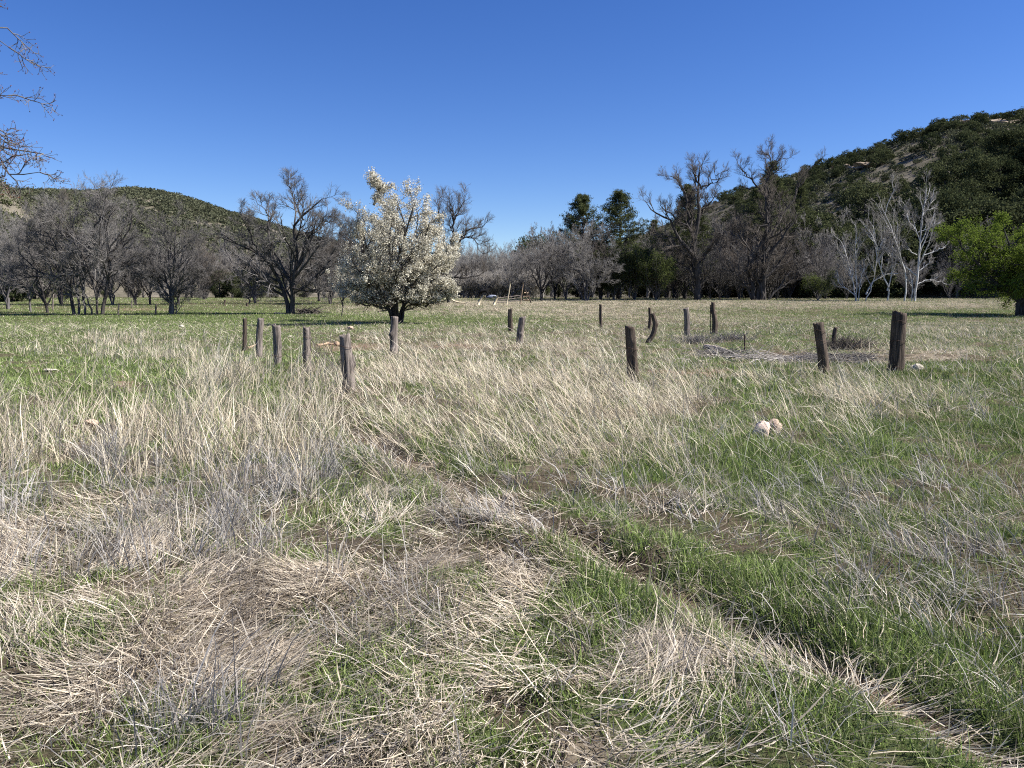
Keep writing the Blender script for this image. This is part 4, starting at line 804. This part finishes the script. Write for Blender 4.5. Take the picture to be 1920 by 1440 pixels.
post('nearest post of the left row, thick, split and leaning slightly left', [(655, 735), (652, 690), (646, 628)], .115, .09, 5, M_post, [(.6, 0, .5), (.7, .2, .3)], (.27, .86))
post('knobbly post directly in front of the blossoming tree trunk', [(739, 664), (738, 630), (740, 594)], .105, .085, 6, M_post, [(.62, 3.9, .7), (.3, 4.3, .6), (.2, 3.2, .3)])
post('short dark post far behind the tall dry grass, left one of a close pair', [(958, 621), (956, 600), (957, 579)], .13, .10, 7, M_postd, [(.6, 0, .4)])
post('leaning grey post rising from the dry grass, nearer one of the close pair', [(974, 646), (976, 620), (980, 594)], .105, .105, 8, M_post, [(.5, 5, .3)])
post('thin upright dark post standing alone in the middle distance', [(1127, 614), (1126, 592), (1126, 571)], .09, .07, 9, M_postd)
post('thick dark post in the dry grass right of centre, nearest of the middle posts', [(1189, 716), (1185, 670), (1181, 612)], .115, .088, 10, M_postd, [(.8, 5, .2)], (.7,))
post('thin dark post just behind the curved post', [(1217, 618), (1219, 600), (1218, 577)], .09, .06, 11, M_postd, [(.4, 0, .5)])
post('curved leaning post bowed like a horn', [(1214, 643), (1225, 625), (1228, 605), (1223, 588)], .10, .075, 12, M_postd, [(.7, 0, .4)])
post('upright round post with a pale top right of the curved post', [(1288, 629), (1288, 602), (1286, 578)], .125, .12, 13, M_post, [], (.4,))
post('tall gnarled post with a narrow broken top beside a metal stake', [(1340, 626), (1340, 600), (1337, 580), (1337, 567)], .14, .08, 14, M_postd, [(.75, 3.3, .7), (.4, 0, .4)])
post('dark post leaning left with a frayed top, left one of the two large right posts', [(1547, 702), (1542, 660), (1534, 606)], .105, .10, 15, M_postd, [(.35, 3, .25)], (.75, .9))
post('short slim dark post behind the leaning right post', [(1565, 656), (1563, 636), (1567, 614)], .06, .06, 16, M_postd, [(.3, 3, .4)])
post('thickest and tallest dark post on the right with wire around it', [(1679, 699), (1683, 650), (1687, 586)], .145, .12, 17, M_postd, [(.95, 0, .3), (.3, 0, .25), (.2, 3, .2)], (.3, .62, .9))
post('thin metal stake close to the left side of the gnarled post', [(1332, 626), (1332, 600), (1332, 572)], .018, .018, 18, M_wire, group='thin metal stakes', name='metal_stake', cat='stake')
post('short thin rusty stake standing alone right of the log', [(1396, 657), (1396, 643), (1396, 628)], .022, .02, 19, M_wire, group='thin metal stakes', name='metal_stake', cat='stake')
for k, (px, p0, p1, rr, lb) in enumerate([(222, 591, 571, .06, 'thin grey post right of the trunk clump'), (247, 577, 562, .06, 'thin grey post far back between bare trunks'), (292, 589, 570, .07, 'rough post just left of the round-crowned tree'), (421, 574, 562, .10, 'tiny dark stump-like post far back left of the wide tree'), (463, 574, 567, .12, 'low dark stump at the foot of the split trunk tree'), (99, 582, 552, .07, 'grey post left of the leaning tree')]):
    post(lb, [(px, p0), (px, (p0 + p1) / 2), (px + 1, p1)], rr, rr * .85, 30 + k, M_postd if rr > .07 else M_post, group='small posts in the left distance', name='distant_post')

# ------------------------------------------------------------------ wood on the ground
def wood(name, label, cat, pts, r0, r1, mat, seed=0, jit=.01, sides=9, group=None, S=10, sag=True, lift=.6):
    rg = np.random.default_rng(seed); q = []
    for p in pts:
        if len(p) > 2:
            if not q: _, Y0, _ = gpt(p[0], p[1])
            x, y = col_at(p[0], Y0), Y0; z = float(ground_z(x, y))
        else: x, y, z = gpt(p[0], p[1])
        q.append([x, y, z + r0 * lift + (p[2] if len(p) > 2 else 0)])
    q = np.array(q); c = q[0].copy(); P = polyl(q - c, S, rg, jit); V, Q = tubes(P[None], np.linspace(r0, r1, S + 1)[None] * (1 + rg.normal(size=S + 1) * .06)[None], sides)
    V = np.vstack([V, P[0], P[-1]]); n = len(V); k = np.arange(sides); b = S * sides
    T = np.vstack([np.stack([k, (k + 1) % sides, np.full(sides, n - 2)], -1), np.stack([b + (k + 1) % sides, b + k, np.full(sides, n - 1)], -1)])
    o = link(name, mesh(name, V, Q, T, mat=mat, smooth=False)); o.location = c; tag(o, label, cat, group); return o
wood('fallen_log', 'sawn grey log lying on the brush below the gnarled post', 'log', [(1323, 654), (1345, 657), (1362, 662)], .085, .06, M_log, 1)
wood('fallen_log', 'orange split log lying between the fourth and fifth left posts', 'log', [(594, 650), (610, 647), (630, 646)], .05, .03, M_orange, 2)
wood('fallen_branch', 'short bent orange branch by the first left posts', 'branch', [(464, 655), (475, 650), (486, 648)], .045, .03, M_orange, 3)
wood('fallen_branch', 'pale fallen branch left of the wide bare tree foot', 'branch', [(515, 588), (530, 589), (552, 588)], .07, .03, M_log, 4)
wood('fallen_log', 'pale fallen trunk with a fork right of the blossoming tree', 'log', [(842, 571, .8), (850, 570, .35), (862, 570, .15), (876, 571, .1)], .12, .07, M_pale, 5)
wood('wood_board', 'pale slanting board left of the other two near the black horse', 'board', [(897, 573, 0), (901, 571, .5), (908, 571, .95)], .14, .12, M_pale, 6, 0, 4, S=3)
wood('wood_board', 'pale slanting board in the middle, below the black horse', 'board', [(926, 573, 0), (930, 571.5, .5), (934, 572, .95)], .13, .12, M_pale, 7, 0, 4, S=3)
wood('leaning_pole', 'long pale pole leaning right, tallest by the grove', 'pole', [(950, 572, 0), (954, 572, 1.2), (957, 572, 2.3)], .09, .07, M_pale, 8, 0, 6)
wood('leaning_pole', 'dark pole leaning left against the reddish boards', 'pole', [(996, 569, .0), (990, 569, .8), (984, 569, 1.6)], .08, .06, M_postd, 9, 0, 6)
wood('leaning_pole', 'reddish upright pole beside the dark trunk in the grove', 'pole', [(976, 571, 0), (978, 571, 1.0), (981, 571, 2.3)], .06, .05, M_orange, 10, 0, 6)
for k, (y0, dx) in enumerate([(.15, 0), (.42, 3), (.68, 6)]):
    wood('fence_rail', ['lowest grey rail of the low fence by the grove', 'middle grey rail of the low fence by the grove', 'top grey rail of the low fence by the grove'][k], 'rail', [(928 + dx, 569, y0 - .1), (950, 569, y0), (978, 569, y0 + .2)], .05, .045, M_log, 20 + k, .01, 6, 'rails of the low fence by the grove')
for k in range(3):
    wood('wood_board', ['lowest reddish board beside the leaning dark pole', 'middle reddish board beside the leaning dark pole', 'top reddish board beside the leaning dark pole'][k], 'board', [(981 + k, 568, .3 + .4 * k), (996 - k * 2, 568, .25 + .42 * k)], .08, .08, M_orange, 30 + k, 0, 4, 'reddish boards by the grove', S=3)
wood('wood_chip', 'small dark bark chip on the green grass at right', 'bark chip', [(1508, 938), (1524, 943)], .02, .012, M_postd, 40, 0, 5, S=4)
def brush(name, label, px, py, rx, n, ln, r, seed, mat, zh=.15, group=None, up=.0):
    x, y, z = gpt(px, py); rg = np.random.default_rng(seed); root = thing(name, label, 'brush pile' if up == 0 else 'shrub', (x, y, z), group)
    p = rg.normal(size=(n, 3)) * np.array([rx * .45, rx * .2, 0]); p[:, 2] = rg.random(n) * zh; a = rg.normal(size=n) * .7 + math.pi * (rg.random(n) < .5)
    th = rg.normal(size=n) * .15 + up; d = np.stack([np.cos(a) * np.cos(th), np.sin(a) * np.cos(th), np.sin(th)], 1); S = 4; P = np.zeros((n, S + 1, 3)); P[:, 0] = p; L_ = ln * rg.uniform(.4, 1.3, n)
    for s in range(S): d = d + rg.normal(size=(n, 3)) * .18; d /= np.linalg.norm(d, axis=1, keepdims=True); P[:, s + 1] = P[:, s] + d * (L_ / S)[:, None]
    P[..., 2] = np.maximum(P[..., 2], .0); Rd = r * rg.uniform(.5, 1.4, n)[:, None] * np.linspace(1, .4, S + 1)[None]
    V, Q = tubes(P, Rd, 4); tag(link('sticks', mesh(name, V, Q, mat=mat, smooth=True), root), kind='stuff'); return root
brush('brush_pile', 'long pile of bleached grey sticks between the log and the leaning right post', 1440, 676, 1.7, 120, .7, .012, 1, twig_mat('bleached_stick', (.33, .30, .27)), .10)
brush('brush_pile', 'dark twiggy brush heap just left of the leaning right post', 1510, 680, 1.1, 260, .5, .007, 2, M_twig, .12)
brush('brush_pile', 'brown twig heap under the sawn log', 1350, 668, .8, 220, .6, .009, 3, M_twig, .14)
brush('brush_pile', 'dark broken branch heap on the grass right of the wide bare tree', 575, 588, 1.1, 120, 1.2, .03, 4, M_twigd, .3)
brush('brush_pile', 'low grey brush between the two large right posts', 1590, 678, 1.0, 300, .5, .008, 5, M_twig, .15)
brush('low_shrub', 'small dark shrub at the foot of the slim right post', 1588, 656, .8, 420, .4, .008, 6, M_twigd, .1, up=.9)
brush('low_shrub', 'low grey bush behind the sawn log by the gnarled post', 1310, 645, .8, 240, .38, .008, 7, M_twig, .1, up=.8)
brush('low_shrub', 'grey twiggy bush right of the gnarled post', 1375, 640, .8, 220, .38, .007, 8, M_twig, .1, up=.8)
brush('low_shrub', 'bare thorny sprouts between the fourth and fifth left posts', 622, 700, .55, 26, .95, .009, 9, M_twigd, .02, up=1.1)

# ------------------------------------------------------------------ stones
def stone_mat(name, a, b): return bark_mat(name, a, b, 9, .5, .95, 1.)
M_st1 = stone_mat('pale_pink_stone', (.52, .37, .28), (.84, .68, .56)); M_st2 = stone_mat('tan_stone', (.36, .25, .17), (.62, .47, .36)); M_st3 = stone_mat('cream_stone', (.34, .29, .22), (.62, .56, .45)); M_st4 = stone_mat('dark_dung', (.02, .014, .01), (.07, .05, .04))
def stone(label, px, py, wpx, hpx, mat, seed, name='stone', cat='stone', sink=.2):
    x, y, z = gpt(px, py); s = wpx / F * y / 2; o = link(name, rock_mesh(name, seed, mat, 3, .24, 1.)); o.location = (x, y, z + hpx / F * y * .5 * (1 - sink)); o.scale = (s, s * .9, hpx / F * y / 2 * 1.1); o.rotation_euler = (.1, -.15, seed); tag(o, label, cat); return o
stone('pale pinkish boulder, left one of the touching pair in the grass', 1428, 822, 40, 33, M_st1, 1)
stone('tan rounded boulder, right one of the touching pair in the grass', 1450, 813, 34, 27, M_st2, 2)
stone('cream stone right of the thickest post', 1719, 696, 22, 15, M_st3, 3)
stone('pinkish flat stone in the grass below the close pair of posts', 1037, 700, 18, 9, M_st2, 4)
stone('reddish flat stone in front of the blossom tree shadow', 657, 618, 15, 7, M_st2, 5)
stone('small yellowish stone left of the reddish flat stone', 643, 623, 9, 4, M_st3, 6)
stone('tiny pale stone behind the third left post', 544, 632, 8, 3, M_st3, 7)
stone('yellowish lump of rock beside the orange split log', 632, 648, 14, 8, M_orange, 8)
stone('white stone in the short grass on the left', 341, 614, 9, 5, M_st3, 9)
stone('whitish flat stone at the edge of the tall grass at left', 97, 696, 26, 5, M_st3, 10)
stone('peach flat stone half hidden in the tall straw at left', 168, 798, 34, 12, M_st2, 11)
stone('pale stone left of the short rusty stake', 1380, 636, 9, 8, M_st3, 12)
stone('small pale stone leftmost near the short rusty stake', 1391, 636, 6, 5, M_st3, 13)
stone('dark dung pat on the green grass at left', 191, 714, 18, 6, M_st4, 14, 'dung', 'dung')

# ------------------------------------------------------------------ black horse and the bundle beside it
def horse():
    Y = 113.0; px = 908; x = col_at(px, Y); z = float(ground_z(x, Y)); root = thing('horse', 'black horse standing at the edge of the grove facing right, head raised', 'horse', (x, Y, z))
    V = []; E = []; Rr = []
    def chain(pts, start=None):
        prev = start
        for (a, b, c, r) in pts:
            V.append((a, b, c)); Rr.append(r); 
            if prev is not None: E.append((prev, len(V) - 1))
            prev = len(V) - 1
        return prev
    chain([(-.62, 0, 1.18, .24)]); b = chain([(-.25, 0, 1.14, .29), (.15, 0, 1.12, .28), (.50, 0, 1.16, .25)], 0)
    chain([(.68, 0, 1.38, .16), (.82, 0, 1.60, .12), (.90, 0, 1.78, .11), (1.02, 0, 1.74, .10), (1.20, 0, 1.60, .065), (1.27, 0, 1.54, .055)], b)
    for s in (-1, 1):
        chain([(-.66, .15 * s, .86, .16), (-.58, .16 * s, .72, .10), (-.74, .16 * s, .48, .065), (-.68, .16 * s, .12, .045), (-.66, .16 * s, .03, .06)], 0)
        chain([(.50, .14 * s, .86, .12), (.52, .15 * s, .52, .065), (.51, .15 * s, .14, .045), (.54, .15 * s, .03, .06)], b)
        chain([(.88, .06 * s, 1.86, .045), (.90, .08 * s, 1.97, .018)], 6)
    me = bpy.data.meshes.new('horse_body'); me.from_pydata(V, E, []); o = link('body', me, root); md = o.modifiers.new('skin', 'SKIN'); md.use_smooth_shade = True
    for i, r in enumerate(Rr): o.data.skin_vertices[0].data[i].radius = (r, r)
    o.data.skin_vertices[0].data[0].use_root = True; sb = o.modifiers.new('sub', 'SUBSURF'); sb.levels = sb.render_levels = 2
    me.materials.append(bark_mat('black_coat', (.006, .005, .005), (.014, .012, .011), 5, .1, .6, 1))
    P = np.array([polyl([(-.86, 0, 1.22), (-.98, 0, 1.05), (-1.0, 0, .55)], 6)]); Vt, Q = tubes(P, np.array([[.05, .07, .08, .08, .07, .05, .02]]), 7); link('tail', mesh('tail', Vt, Q, mat=me.materials[0], smooth=True), root)
    P = np.array([polyl([(.84, 0, 1.88), (.74, 0, 1.66), (.56, 0, 1.42)], 6)]); Vt, Q = tubes(P, np.array([[.03, .06, .07, .08, .07, .06, .03]]), 7); link('mane', mesh('mane', Vt, Q, mat=me.materials[0], smooth=True), root)
horse()
x_, y_, z_ = col_at(922, 112), 112., float(ground_z(col_at(922, 112), 112.)); o = link('tarp_bundle', rock_mesh('tarp_bundle', 71, bark_mat('blue_tarp', (.05, .07, .14), (.45, .48, .55), 2.2, .4, .6, 1), 3, .3, .5)); o.location = (x_, y_, z_ + .25); o.scale = (.65, .4, .55); tag(o, 'crumpled blue and white bundle on the ground in front of the horse', 'bundle')

# ------------------------------------------------------------------ look-alikes in one spot: say which by their order from the left
by = {}
for o in sc.objects:
    if o.parent is None and 'group' in o and 'label' in o: by.setdefault(o['label'], []).append(o)
for lab_, os_ in by.items():
    if 2 <= len(os_) <= 6:
        os_.sort(key=lambda o: o.location.x / max(o.location.y, 1)); n_ = len(os_)
        nm = {2: ['left', 'right'], 3: ['left', 'middle', 'right']}.get(n_) or ['leftmost', 'second from left', 'third from left', 'fourth from left', 'fifth from left'][:n_ - 1] + ['rightmost']
        for o, k_ in zip(os_, nm): o['label'] = (lab_ + ', ' + k_) if len((lab_ + ' ' + k_).split()) <= 16 else lab_
